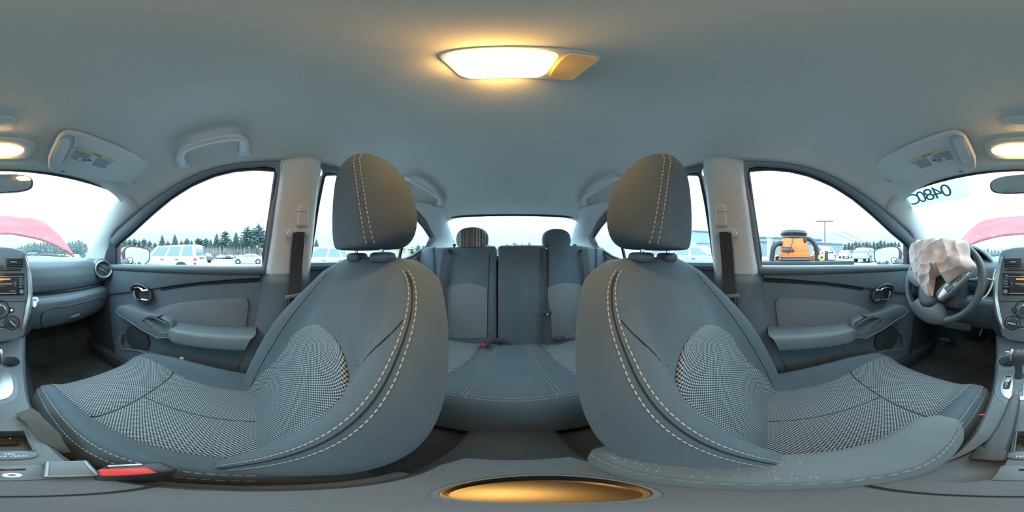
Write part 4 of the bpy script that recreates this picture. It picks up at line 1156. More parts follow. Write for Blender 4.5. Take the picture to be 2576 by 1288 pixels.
for x, y, r_ in ((.060, -.600, .036), (-.037, -.600, .036)):
    mb = MB(); mb.lathe([(r_ + .0005, -.002), (r_ + .001, .0012), (r_ + .004, .0012), (r_ + .005, -.002)], (x, y, -.4575), (0, .02, 1), 32, ring=True); put('cup_rim', mb, 'plastic_mid', t)
mb = MB(); mb.lathe([(.0412, -.003), (.0412, .001), (.044, .0015), (.0465, -.003)], (.014, .066, -.4765), (0, 0, 1), 36, ring=True); cr_ = put('cup_rim', mb, 'plastic_mid', t)
mb = MB(); mb.lathe([(.0005, -.0005), (.038, -.0005), (.0405, .045), (.0410, .045), (.0395, -.004), (.0005, -.004)], (.014, .066, -.530), (0, 0, 1), 36); put('cup_liner', mb, 'plastic_gloss', t, label='glossy black cup holder liner')
mb = MB(); mb.box((CX, -.045, -.4792), (.15, .004, .003)); put('panel_joint', mb, 'seam', t)
# selector plate, gate and display
zp = -.4675; SL = V((0, -.09, -.012)).normalized()
def opl(cx, cy, hw, hl, z, e=2.6, n=40):
    return [V((cx + hw * abs(math.cos(a)) ** (2 / e) * (1 if math.cos(a) > 0 else -1), cy + hl * abs(math.sin(a)) ** (2 / e) * (1 if math.sin(a) > 0 else -1), z + (cy - (cy + hl * math.sin(a))) * -.08 * -1)) for a in [2 * math.pi * k / n for k in range(n)]]
mb = MB(); mb.prism(opl(.014, -.466, .066, .100, -.474), (0, 0, .008), bev=.003); put('selector_base', mb, 'plastic_mid', t)
mb = MB(); mb.prism(opl(.014, -.468, .052, .084, -.468), (0, 0, .006), bev=.002); pl = put('selector_plate', mb, 'silver', t, label='silver selector plate')
ct = MB(); ct.box((.016, -.462, -.46), (.030, .125, .06), bev=.006); cut(pl, ct)
mb = MB(); mb.prism(curve([V((.016 + x, -.462 + y, -.4675)) for x, y in [(-.0145, -.062), (.0145, -.062), (.0145, .062), (-.0145, .062)]], 4, True), (0, 0, .002)); put('gate_cover', mb, 'plastic_dark', pl)
mb = MB(); mb.prism(opl(.048, -.468, .010, .036, -.4622, 5, 24), (0, 0, .0008)); dp = put('gear_display', mb, 'plastic_gloss', pl)
mb = MB()
for k, s in enumerate('PRNDL'): mb.merge(text_bm(s, .011, (.049, -.494 + k * .0125, -.4605), (-1, 0, 0), (0, -1, 0), .0003))
put('gear_letters', mb, 'print_white', dp, kind='stuff')
mb = MB(); mb.prism(opl(.046, -.520, .009, .005, -.4628, 3, 16), (0, 0, .0008)); put('shift_lock_cap', mb, 'plastic_gloss', pl)
# shift lever
t2 = thing('gear_lever', (.016, -.50, -.467), 'automatic gear lever with black grip and chrome thumb button', 'gear lever')
mb = MB(); mb.tube([(.016, -.500, -.475), (.017, -.512, -.43), (.018, -.520, -.405)], [.013, .012, .014], 14); put('shaft', mb, 'plastic_black', t2)
mb = MB(); mb.tube(curve([V((.018, -.518, -.412)), V((.018, -.528, -.385)), V((.018, -.535, -.362)), V((.018, -.538, -.344))], 12), [.016, .020, .023, .025, .0265, .027, .0275, .0275, .0265, .0245, .019, .007], 18, flat=1.0); put('grip', mb, 'plastic_black', t2)
for S in (-1, 1):
    mb = MB(); mb.ell((.018 + S * .021, -.532, -.372), (.011, .017, .028), Matrix.Rotation(R(15), 3, 'X')); put('chrome_side', mb, 'silver', t2)
mb = MB(); mb.tube([(.040, -.532, -.362), (.060, -.532, -.362)], .0082, 12); put('thumb_button', mb, 'chrome', t2)
# hand brake
t2 = thing('handbrake', (.030, -.18, -.49), 'long dark handbrake lever lying along the console', 'handbrake')
mb = MB(); rings = []
for k in range(12):
    f = k / 11; c = V((.036, -.165, -.475)).lerp(V((.019, -.372, -.432)), f); hw = lerp(.017, .0125, f); hh = lerp(.020, .013, f)
    if k in (0, 11): hw *= .7; hh *= .7
    rings.append([c + V((hw * abs(math.cos(a)) ** .6 * (1 if math.cos(a) > 0 else -1), 0, hh * abs(math.sin(a)) ** .6 * (1 if math.sin(a) > 0 else -1))) for a in [2 * math.pi * j / 20 for j in range(20)]])
mb.loft(rings); put('grip', mb, 'wheel_black', t2)
mb = MB(); mb.tube([(.019, -.366, -.431), (.018, -.386, -.427)], .0055, 12); put('release_button', mb, 'plastic_mid', t2)
mb = MB(); mb.box((.036, -.172, -.476), (.038, .045, .038), Matrix.Rotation(R(-10), 3, 'X'), bev=.008); put('boot', mb, 'plastic_black', t2)
# tray rim, power socket cap, jack panel, square lid
mb = MB(); mb.tube([(-.040, -.259, -.479), (.012, -.259, -.479), (.012, -.185, -.479), (-.040, -.185, -.479)], .0022, 6, closed=True); put('tray_rim', mb, 'plastic_mid', t)
mb = MB(); mb.box((-.012, -.24, -.527), (.03, .02, .012), bev=.004); put('tray_liner', mb, 'carpet_flap', t)
mb = MB(); mb.prism(opl(-.010, -.172, .030, .0135, -.481, 2.6, 28), (0, 0, .007), bev=.002); sk = put('socket_cap', mb, 'plastic_mid', t, label='oval power socket cap marked 12V')
mb = MB(); mb.merge(text_bm('12V', .0075, (-.010, -.1755, -.4737), (-1, 0, 0), (0, -1, 0), .0003)); mb.merge(text_bm('MAX 120W', .0075, (-.010, -.1675, -.4737), (-1, 0, 0), (0, -1, 0), .0003)); put('socket_text', mb, 'print_white', sk, kind='stuff')
mb = MB(); mb.box((-.008, -.116, -.4795), (.056, .046, .006), bev=.002); jp = put('jack_panel', mb, 'plastic_mid', t)
mb = MB(); mb.box((-.008, -.1265, -.4762), (.024, .006, .002), bev=.0005); put('usb_port', mb, 'plastic_gloss', jp)
mb = MB(); mb.lathe([(.0026, .0), (.003, .002), (.0068, .002), (.0075, 0)], (-.008, -.109, -.4768), (0, 0, 1), 20, ring=True); put('audio_jack', mb, 'print_white', jp)
mb = MB(); mb.box((-.052, -.115, -.471), (.040, .050, .010), Matrix.Rotation(R(-18), 3, 'Z'), bev=.003); sq = put('square_lid', mb, 'plastic_mid', t, label='square grey lid with raised rim')
RT = Matrix.Rotation(R(-18), 3, 'Z'); mb = MB(); mb.tube([V((-.052, -.115, -.4655)) + RT @ V(p) for p in [(-.017, -.022, 0), (.017, -.022, 0), (.017, .022, 0), (-.017, .022, 0)]], .0014, 5, closed=True); put('lid_rim', mb, 'pillar_grey', sq)
# loose strip of carpet
mb = MB(); mb.ribbon(curve([V((-.048, -.325, -.462)), V((-.058, -.29, -.452)), V((-.066, -.25, -.456)), V((-.071, -.21, -.470)), V((-.076, -.175, -.500))], 16), [.040] * 4 + [.034] * 7 + [.026, .022, .018, .014, .010], .004, V((.35, 0, 1)))
put('carpet_scrap', mb, 'carpet_flap', label='loose curled strip of grey carpet at the console edge', cat='carpet scrap')
mb = MB(); mb.ell((-.052, -.268, -.474), (.005, .006, .004), nu=8, nv=6); put('gold_crumb', mb, 'brass', label='tiny golden crumb on the console beside the carpet scrap', cat='crumb')
mb = MB(); mb.box((.080, -.305, -.464), (.012, .005, .004), Matrix.Rotation(R(30), 3, 'Z'), bev=.001); put('red_scrap', mb, 'red_mark', label='small red scrap on the console beside the handbrake', cat='scrap')
mb = MB()
for k in range(90):
    x = CX + random.uniform(-.08, .085); y = random.uniform(-.64, -.2); r_ = random.uniform(.0005, .0014)
    if abs(x - .014) < .055 and -.56 < y < -.38: continue
    mb.ell((x, y, itp(y, [(-.60, -.456), (-.54, -.462), (-.42, -.472), (-.25, -.480)]) + r_ * .6), (r_, r_, r_), nu=5, nv=3)
put('dust_crumbs', mb, 'paper', label='pale crumbs and grit scattered over the console', cat='crumbs', kind='stuff')
mb = MB()
for k in range(140):
    y = lerp(.12, -.03, random.random() ** 1.6); x = .108 + random.uniform(-.03, .035); r_ = random.uniform(.0003, .0008)
    mb.ell((x, y, -.3975), (r_, r_, r_), nu=5, nv=3)
put('lint', mb, 'paper', label='pale lint scattered on the driver armrest', cat='lint', kind='stuff')
# ------------------------------------------------------------------ lamps, visors, handles, mirror
def orect(cx, cy, hw, hl, e=3.2, n=40):
    return [(cx + hw * abs(math.cos(a)) ** (2 / e) * (1 if math.cos(a) > 0 else -1), cy + hl * abs(math.sin(a)) ** (2 / e) * (1 if math.sin(a) > 0 else -1)) for a in [2 * math.pi * k / n for k in range(n)]]
def roofpt(x, y, d=0): return V((x, y, roofz(x, y) - d))
def over(poly, d0, d1, s0=1.0, s1=1.0, cx=0, cy=0, bev=0):      # slab hung under the headliner
    mb = MB(); A = [roofpt(cx + (x - cx) * s0, cy + (y - cy) * s0, d0) for x, y in poly]; B = [roofpt(cx + (x - cx) * s1, cy + (y - cy) * s1, d1) for x, y in poly]
    m1 = [roofpt(cx + (x - cx) * lerp(s0, s1, .35), cy + (y - cy) * lerp(s0, s1, .35), lerp(d0, d1, .8)) for x, y in poly]
    return mb.loft([A, m1, B])
t = thing('dome_lamp', (.005, .163, roofz(0, .163)), 'glowing warm dome lamp in the middle of the headliner', 'lamp')
mb = over(orect(.008, .163, .074, .045, 5), 0, .006, 1, .95, .008, .163); put('frame', mb, 'pillar_grey', t)
mb = over(orect(-.010, .163, .052, .040, 5), .004, .020, 1, .80, -.010, .163); put('lens', mb, 'lens_dome', t, label='bright lit lens')
mb = over(orect(.061, .163, .018, .038, 5), .004, .013, 1, .85, .061, .163); put('switch_end', mb, 'lens_dim', t, label='dimmer switch end of the lens')
t = thing('map_lamp', (.0, -.445, roofz(0, -.445)), 'glowing warm map lamp above the windshield', 'lamp')
mb = over(orect(.006, -.448, .105, .042, 3), 0, .008, 1, .95, .006, -.448); put('frame', mb, 'pillar_grey', t)
mb = over(orect(.012, -.448, .080, .020, 2.6), .005, .017, 1, .85, .012, -.448); put('lens', mb, 'lens_map', t, label='bright lit lens')
t = thing('microphone_panel', (0, -.345, roofz(0, -.345)), 'small grey rounded panel in the headliner behind the map lamp', 'panel')
mb = over(orect(.006, -.352, .040, .026, 3.5), 0, .006, 1, .92, .006, -.352); mp_ = put('cover', mb, 'pillar_grey', t)
mb = MB()
for k in range(6): mb.ell(roofpt(-.012 + k * .006 + .006, -.349, .0065), (.0012, .0012, .0012), nu=6, nv=4)
put('grille_holes', mb, 'seam', mp_, kind='stuff')

VP0 = V((0, -.34, .352)); VNn = V((0, .36, -1)).normalized()          # underside plane of the folded visors
def onV(px, py, off=0): return onP(px, py, VP0 + VNn * off, VNn)
for S, lab in ((-1, 'grey sun visor with warning label on the passenger side'), (1, 'grey sun visor with warning label on the driver side')):
    W_ = lambda a, b, off=0: mir(S, onV(a, b, off))
    t = thing('sun_visor', mir(S, V((-.29, -.36, .33))), lab, 'sun visor', 'folded sun visors')
    ol = curve([W_(a, b) for a, b in [(150, 345), (162, 336), (178, 332), (215, 341), (265, 359), (315, 380), (358, 402), (376, 418), (374, 432), (360, 450), (342, 465), (325, 467), (312, 459), (270, 455), (220, 450), (170, 440), (128, 430), (122, 405), (135, 372)]], 60, True)
    mb = MB(); mb.prism([p - VNn * .018 for p in ol], VNn * .018, bev=.006, seg=3); vb = put('panel', mb, 'visor_grey', t)
    mb = MB(); mb.prism(curve([W_(a, b, .001) for a, b in [(152, 352), (166, 348), (176, 354), (172, 372), (160, 398), (148, 415), (134, 410), (136, 390)]], 30, True), VNn * .002, bev=.001); put('mirror_recess', mb, 'pillar_grey', t)
    mb = MB(); mb.tube(curve([W_(a, b, .003) for a, b in [(150, 345), (170, 338), (186, 342), (190, 355), (182, 380), (165, 408)]], 20), .0016, 5); put('recess_ridge', mb, 'visor_grey', t)
    lb = [(191, 373), (196, 371), (290, 404), (291, 409), (262, 432), (172, 400)]
    mb = MB(); mb.prism([W_(a, b, .0) for a, b in lb], VNn * .0012); la = put('warning_label', mb, 'label_white', t, label='printed airbag warning label')
    mb = MB(); mb.prism([W_(a, b, .0012) for a, b in [(191, 373), (196, 371), (290, 404), (288, 409)]], VNn * .0008); put('yellow_band', mb, 'label_yellow', la)
    p0, p1, p2 = W_(190, 374, .0014), W_(288, 409, .0014), W_(172, 400, .0014); ux = (p1 - p0); uy = (p2 - p0)
    mb = MB()
    for colx0, colx1 in ((.03, .50), (.56, .97)):
        for k in range(10):
            f = .12 + k * .085
            if colx0 < .1 and f > .60 and False: continue
            x1 = lerp(colx0, colx1, random.uniform(.72, 1)); x0_ = colx0
            if colx0 < .1 and k in (6, 7, 8): x1 = lerp(colx0, colx1, .35)
            mb.tube([p0 + ux * x0_ + uy * f, p0 + ux * x1 + uy * f], .0008, 4)
    put('print_lines', mb, 'print_dark', la, kind='stuff')
    mb = MB(); c = p0 + ux * .36 + uy * .72
    mb.box(c, (.012, .008, .001), bev=.0004); mb.box(c + ux * .09 - uy * .08, (.010, .008, .001), bev=.0004); mb.ell(c - ux * .05, (.004, .004, .0008), nu=10, nv=4)
    put('pictogram', mb, 'print_dark', la, kind='stuff')
    mb = MB(); mb.merge(text_bm('WARNING', .0065, p0.lerp(p1, .5) - uy * .045 + VNn * .0012, (p1 - p0) * (1 if S < 0 else -1), -uy, .0002) if False else text_bm('WARNING', .0065, (p0 + p1) / 2 - uy * .03 + VNn * .0012, (ux if S < 0 else -ux), (VNn.cross(ux) if S < 0 else VNn.cross(-ux)), .0002))
    put('warning_word', mb, 'print_dark', la, kind='stuff')
    for a, b in ((340, 455), (158, 432)):
        mb = MB(); c = W_(a, b); mb.tube([c - VNn * .02, c - VNn * .0], .009, 10); put('hinge', mb, 'visor_grey', t)

def handle(S, pts, lab, r_=.0125):
    P = [mir(S, p) for p in pts]; t = thing('grab_handle', P[0], lab, 'grab handle', 'roof grab handles')
    mb = MB(); c = curve(P, 30); rr = [r_ * (1.25 if (k < 4 or k > 25) else 1) for k in range(30)]; mb.tube(c, rr, 12, flat=.75); put('grip', mb, 'pillar_grey', t)
    for p, q in ((P[0], P[1]), (P[-1], P[-2])):
        mb = MB(); mb.box(p + V((-.012 if p.x > 0 else .012, 0, 0)) * -1, (.03, .04, .026), bev=.008); put('foot', mb, 'pillar_grey', t)
def hp(px, py, off):                        # point in front of the headliner along the side of the roof
    d = ray(px, py); k = .25
    while k < 1.6:
        p = d * k
        if p.z >= roofz(p.x, p.y) or abs(p.x) >= abs(rail(p.y).x): break
        k += .002
    return d * (k - off)
handle(-1, [hp(460, 412, .0), hp(453, 399, .018), hp(462, 377, .030), hp(490, 365, .034), hp(540, 352, .036), hp(585, 346, .035), hp(607, 349, .030), hp(616, 362, .018), hp(613, 378, .0)], 'grey roof grab handle above the front passenger window')
rp_ = [hp(1008, 466, .0), hp(1013, 452, .02), hp(1028, 450, .035), hp(1050, 462, .045), hp(1075, 476, .045), hp(1096, 490, .035), hp(1107, 501, .02), hp(1108, 512, .0)]
handle(-1, rp_, 'grey roof grab handle above the rear door on the passenger side')
handle(1, rp_, 'grey roof grab handle above the rear door on the driver side')

t = thing('rearview_mirror', (.006, -.50, .235), 'oval rear-view mirror hanging from the windshield top', 'mirror')
MN = V((.12, .97, -.13)).normalized(); MF = frame(MN); mc = V((.004, -.50, .238))
ringm = lambda s_, h: [mc + MF @ V((.106 * s_ * abs(math.cos(a)) ** .62 * (1 if math.cos(a) > 0 else -1), .033 * s_ * abs(math.sin(a)) ** .7 * (1 if math.sin(a) > 0 else -1), h)) for a in [2 * math.pi * k / 36 for k in range(36)]]
mb = MB(); mb.loft([ringm(.6, -.035), ringm(.9, -.025), ringm(1.0, -.006), ringm(.99, .002), ringm(.95, .003)]); put('housing', mb, 'plastic_black', t)
mb = MB(); mb.loft([ringm(.94, .001), ringm(.94, .0042)]); put('mirror_glass', mb, 'mirror', t)
mb = MB(); mb.tube([mc + V((0, -.03, .01)), mc + V((0, -.055, .04)), V((.004, -.575, .300))], [.012, .010, .016], 10); put('stem', mb, 'plastic_black', t)

# ------------------------------------------------------------------ seat belts
def belt(S, lab):
    t = thing('seat_belt', mir(S, V((-.60, .14, -.20))), lab, 'seat belt', 'front seat belts')
    g = lambda a, b, k=.06: mir(S, onG(a, b, k))
    F = frame(mir(S, V((1, -.15, -.25))))
    up = (g(757, 520) - g(750, 580)).normalized()
    mb = MB(); c = g(757, 542, .045); mb.prism(curve([g(a, b, .03) for a, b in [(748, 520), (757, 516), (770, 518), (772, 560), (771, 566), (746, 566), (746, 540)]], 24, True), mir(S, V((.024, 0, -.006))), bev=.006, seg=3); put('slider_cover', mb, 'pillar_grey', t)
    mb = MB(); mb.tube([g(747, 532, .056), g(772, 532, .056)], .0009, 4); put('slider_line', mb, 'plastic_mid', t)
    mb = MB(); pts = curve([g(a, b, .055) for a, b in [(722, 590), (727, 577), (740, 574), (752, 577), (766, 576), (778, 582), (779, 594), (772, 598), (765, 588), (752, 586), (736, 587), (731, 598)]], 40, True)
    mb.prism(pts, mir(S, V((.010, 0, 0))), bev=.003); put('belt_guide', mb, 'pillar_grey', t)
    mb = MB(); mb.ribbon([g(752, 583, .065), g(749, 620, .065), g(745, 668, .065), mir(S, onX(743, 720, -.60)), mir(S, onX(738, 752, -.60)), mir(S, onX(735, 800, -.615)), mir(S, onX(728, 900, -.62)), mir(S, onX(720, 985, -.62))], [.040, .044, .046, .046, .046, .046, .046, .046], .002, mir(S, V((1, -.2, 0)))); put('webbing', mb, 'webbing', t)
    c0 = mir(S, onX(737, 745, -.592)); ud = V((0, -.10, -1)).normalized(); sd = mir(S, V((0, 1, -.03)))
    mb = MB(); mb.box(c0, (.012, .062, .014), Matrix.Rotation(R(8 * -S), 3, 'X'), bev=.004); tg = put('tongue_head', mb, 'plastic_mid', t)
    mb = MB(); P = lambda y, z: c0 + V((-S * -.0, y, z)); mb.tube([P(-.016, -.006), P(-.018, -.03), P(-.012, -.042), P(.004, -.042), P(.006, -.03), P(.004, -.006)], .0028, 6, flat=.6); put('tongue_plate', mb, 'chrome', tg, label='chrome belt tongue')
    return t
belt(-1, 'dark seat belt with chrome tongue on the passenger middle pillar')
belt(1, 'dark seat belt with chrome tongue on the driver middle pillar')
# rear belts
def rbelt(lab, pts, wds, nrm=None):
    t = thing('seat_belt', pts[-1], lab, 'seat belt', 'rear seat belts'); mb = MB(); mb.ribbon(pts, wds, .002, nrm or -RBn); put('webbing', mb, 'webbing', t); return t
rbelt('dark belt strap over the rear bench on the passenger side', [V((-.47, 1.20, .03)), onRB(1122, 627, .075), onRB(1117, 660, .072), onRB(1110, 720, .072), onRB(1104, 800, .08)], .042)
rbelt('dark belt strap over the rear bench on the driver side', [V((.47, 1.20, .03)), onRB(1470, 627, .068), onRB(1475, 660, .065), onRB(1480, 720, .065), onRB(1484, 800, .07)], .042)
t = rbelt('dark belt with buckle tongue hanging down the bench middle', [V((.22, 1.2, .05)), onRB(1369, 626, .045), onRB(1370, 670, .052), onRB(1372, 720, .055), onRB(1376, 775, .062), onRB(1377, 800, .062), onRB(1378, 840, .07), onRB(1376, 868, .09)], [.03, .030, .026, .016, .030, .044, .046, .03])
mb = MB(); mb.box(onRB(1376, 787, .068), (.058, .012, .022), bev=.005); tg = put('tongue_head', mb, 'plastic_black', t)
mb = MB(); mb.lathe([(.0005, .002), (.004, .002), (.0045, 0)], onRB(1377, 791, .077), RBn, 12); put('stop_button', mb, 'print_white', tg)
# buckles
def buckle(c, rot, lab, sz=(.030, .066, .024), grp='rear belt buckles', nm='rear'):
    t = thing('belt_buckle', V(c) - V((0, 0, sz[2] / 2)), lab, 'buckle', grp)
    mb = MB(); mb.box(c, sz, rot, bev=.005); put('housing', mb, 'plastic_black', t)
    mb = MB(); mb.box(V(c) + rot @ V((0, -sz[1] / 2 + .001, .003)), (sz[0] * .78, .008, sz[2] * .62), rot, bev=.002); put('release_button', mb, 'belt_red', t, label='red release button')
    return t
Zr = lambda a: Matrix.Rotation(R(a), 3, 'Z')
buckle(onZ(1222, 866, -.508), Zr(-18) @ Matrix.Rotation(R(-12), 3, 'X'), 'black belt buckle with red button facing forward on the bench', (.034, .060, .026))
buckle(onZ(1256, 857, -.508), Zr(88), 'black belt buckle lying sideways beside the bench middle', (.030, .070, .022))
buckle(onZ(1410, 852, -.508), Zr(80), 'black belt buckle lying sideways next to the hanging middle belt', (.032, .066, .024))
t = thing('belt_buckle', (-.078, -.075, -.56), 'tall black belt buckle with red press button beside the console', 'buckle')
BR = Matrix.Rotation(R(-14), 3, 'Z') @ Matrix.Rotation(R(-10), 3, 'Y')
mb = MB(); mb.box((-.080, -.078, -.482), (.050, .032, .11), BR @ Zr(-16), bev=.007, seg=3); put('housing', mb, 'plastic_black', t)
mb = MB(); mb.box((-.0745, -.076, -.4250), (.036, .019, .007), BR @ Zr(-16), bev=.0018); put('press_button', mb, 'belt_red', t, label='red press button')
mb = MB(); mb.box((-.087, -.090, -.4268), (.028, .005, .004), BR @ Zr(-16), bev=.001); put('slot', mb, 'silver', t)
t = thing('belt_buckle', (.092, .02, -.60), 'black belt buckle tucked beside the driver seat under the armrest', 'buckle')
mb = MB(); mb.box((.088, -.0, -.52), (.03, .045, .09), bev=.006); put('housing', mb, 'plastic_black', t)
mb = MB(); mb.box((.088, -.0, -.474), (.014, .03, .005), bev=.0015); put('press_button', mb, 'belt_red', t)

# ------------------------------------------------------------------ outside of the car: mirrors, hood, wipers
for S in (-1, 1):
    t = thing('door_mirror', mir(S, V((-.88, -.82, -.10))), 'red door mirror with round blind-spot glass on the %s side' % ('passenger' if S < 0 else 'driver'), 'mirror', 'door mirrors')
    pc_ = ray(342, 646) * 1.20; dn = V((.40, .90, .06)).normalized()
    gp_ = lambda a, b, off=0: mir(S, onP(a, b, pc_ + dn * off, dn)); Dn = mir(S, dn)
    gl = [(317, 626), (330, 622), (350, 624), (371, 630), (374, 640), (372, 655), (362, 664), (345, 669), (326, 667), (317, 655), (314, 640)]
    base_ = curve([gp_(a, b) for a, b in gl], 40, True); cen_ = sum(base_, V((0, 0, 0))) / 40
    sc_ = lambda s_, d: [cen_ + (p - cen_) * s_ + Dn * d for p in base_]
    mb = MB(); mb.loft([sc_(1.12, .004), sc_(1.14, -.008), sc_(1.14, -.03)]); put('rim', mb, 'plastic_black', t)
    mb = MB(); mb.loft([sc_(1.15, -.018), sc_(1.16, -.045), sc_(1.08, -.085), sc_(.85, -.12), sc_(.5, -.14)]); put('shell', mb, 'car_red', t, label='red painted shell')
    mb = MB(); mb.loft([sc_(1.0, .0), sc_(1.0, .006)]); put('mirror_glass', mb, 'mirror', t)
    F = frame(Dn); c = gp_(327, 655, .007); mb = MB(); mb.lathe([(.0005, .006), (.012, .0045), (.021, .0), (.021, -.002)], c, n=24, flat=F); bs = put('blind_spot_glass', mb, 'mirror', t)
    mb = MB(); mb.lathe([(.021, -.002), (.0235, -.001), (.0235, .002), (.021, .003)], c, n=24, flat=F, ring=True); put('blind_spot_ring', mb, 'rubber', bs)
    mb = MB(); mb.tube([cen_ - Dn * .08 + V((0, 0, -.03)), mir(S, V((-.72, -.82, -.06)))], [.03, .035], 10); put('arm', mb, 'plastic_black', t)
# hood standing ajar above the engine bay, its underside towards the cabin
def f_hood(a, b):
    u = lerp(-1, 1, a); k = max(0, 1 - u * u)
    x = u * lerp(.70, .60, b); y = lerp(-1.42, -2.2, b) - .03 * k
    z = itp(b, [(0, -.035), (.12, .05), (.5, .26), (1, .47)]) + k ** .8 * itp(b, [(0, .225), (.12, .165), (.5, .10), (1, .07)]) + .012 * noise.noise(V((u * 3, b * 4, 2)))
    return V((x, y, z))
mb = MB(); mb.grid(f_hood, 40, 30); put('car_hood', mb, 'hood_red', solid=.02, label='red car hood standing ajar beyond the windshield', cat='car hood', recalc=False)
for S in (-1, 1):
    mb = MB(); mb.prism([mir(S, p) for p in [(-.70, -1.36, -.10), (-.70, -2.3, -.24), (-.70, -2.3, -.75), (-.70, -1.25, -.75)]], (S * .1, 0, 0), bev=.03, seg=3); put('trim_%d' % (ntrim + (1 if S < 0 else 2)), mb, 'car_red', kind='structure', label='red front fender on the %s side' % ('passenger' if S < 0 else 'driver'))
mb = MB(); mb.box((0, -1.85, -.46), (1.2, .8, .40), bev=.04); mb.box((0, -1.8, -.22), (.5, .5, .10), bev=.03); put('engine', mb, 'car_dark', label='dark engine block under the lifted hood', cat='engine')
mb = MB(); mb.tube([(-.60, -1.42, -.12), (-.615, -1.43, .0)], .008, 8); put('hood_hinge', mb, 'car_dark', label='dark hood hinge beside the passenger front pillar', cat='hinge')
def wiper(p0, p1, p2, lab):
    t = thing('wiper', p0, lab, 'wiper', 'windshield wipers')
    mb = MB(); mb.tube([p0, V(p0).lerp(V(p1), .5) + V((0, 0, .012)), p1], [.010, .008, .006], 8); put('arm', mb, 'rubber', t)
    mb = MB(); mb.tube(p2, .007, 6); put('blade', mb, 'rubber', t)
off = lambda a, b: f_wind(a, b) + V((0, -.012, .014))
wiper(off(.10, .985), off(.30, .93), [off(.13, .95), off(.30, .925), off(.44, .94)], 'dark wiper resting across the passenger windshield foot')
wiper(off(.52, .985), off(.70, .93), [off(.54, .955), off(.70, .925), off(.86, .94)], 'dark wiper resting across the driver windshield foot')
mb = MB(); c = onX(458, 902, -.640); mb.ell(c, (.006, .012, .010), nu=8, nv=6); put('paper_scrap', mb, 'paper', label='small white scrap caught at the passenger door pocket', cat='scrap')
# ------------------------------------------------------------------ the lot outside
def gz(x, y): return -CZ + (.026 * x if x > 0 else 0) * min(1, max(0, x) / 3 if x < 3 else 1)
mb = MB()
xs = [-400, -120, -60, -30, -15, -8, -4, -1, 0, 1, 2, 3, 6, 10, 20, 40, 80, 160]; ys = [-400, -150, -60, -20, 0, 20, 60, 150, 400]
mb.grid(lambda a, b: V((xs[round(a * (len(xs) - 1))], ys[round(b * (len(ys) - 1))], gz(xs[round(a * (len(xs) - 1))], 0))), len(xs) - 1, len(ys) - 1)
put('ground', mb, 'asphalt', kind='structure', label='pale grey tarmac of the car lot', recalc=False, base=(0, 0, -CZ))
def polar(px, dist):
    lo = (px / 2576 - .5) * 2 * math.pi; x = dist * math.sin(lo); y = dist * math.cos(lo); return V((x, y, gz(x, y)))

def sec(y, zb, zt, hw, tum=.06, n=6):                       # body cross-section
    pts = [(-hw * .92, zb), (-hw, zb + .12), (-hw, zb + (zt - zb) * .62), (-hw + tum * .4, zt - .05), (-hw + tum * 1.3, zt)]
    return [V((x, y, z)) for x, z in pts] + [V((-x, y, z)) for x, z in pts[::-1]]
KIND = {
 # length stations (y front positive): lower body (y, zb, zt, hwscale); greenhouse: (rear base, rear top, front top, front base), belt z, roof z, wheel y's, wheel r, width
 'suv':   dict(L=[(-2.2, .45, .80, .94), (-2.15, .42, 1.06, .98), (-1.6, .38, 1.10, 1), (.6, .38, 1.08, 1), (.95, .38, 1.04, 1), (1.9, .40, .98, .97), (2.15, .42, .86, .92), (2.2, .48, .70, .86)], G=(-2.14, -2.0, .35, .98), zb=1.08, zr=1.76, wy=(-1.35, 1.35), wr=.37, W=1.84),
 'cuv':   dict(L=[(-2.28, .42, .75, .90), (-2.22, .40, 1.00, .96), (-1.5, .34, 1.06, 1), (.6, .34, 1.0, 1), (1.0, .34, .98, 1), (1.9, .36, .88, .95), (2.25, .38, .72, .88), (2.3, .44, .60, .80)], G=(-2.15, -1.55, .30, 1.15), zb=1.02, zr=1.66, wy=(-1.38, 1.38), wr=.36, W=1.86),
 'sedan': dict(L=[(-2.4, .38, .66, .88), (-2.34, .34, .93, .94), (-1.5, .28, .98, 1), (.6, .28, .95, 1), (1.0, .28, .92, 1), (2.0, .32, .80, .95), (2.35, .34, .64, .88), (2.4, .40, .54, .80)], G=(-1.95, -1.05, .25, 1.20), zb=.93, zr=1.45, wy=(-1.38, 1.42), wr=.33, W=1.82),
 'van':   dict(L=[(-2.3, .42, .90, .94), (-2.26, .40, 1.15, .98), (-1.5, .35, 1.16, 1), (.9, .35, 1.16, 1), (1.4, .35, 1.10, 1), (2.1, .38, .98, .96), (2.32, .40, .85, .90), (2.36, .46, .70, .86)], G=(-2.26, -2.18, .75, 1.45), zb=1.14, zr=1.92, wy=(-1.4, 1.5), wr=.33, W=1.78),
}
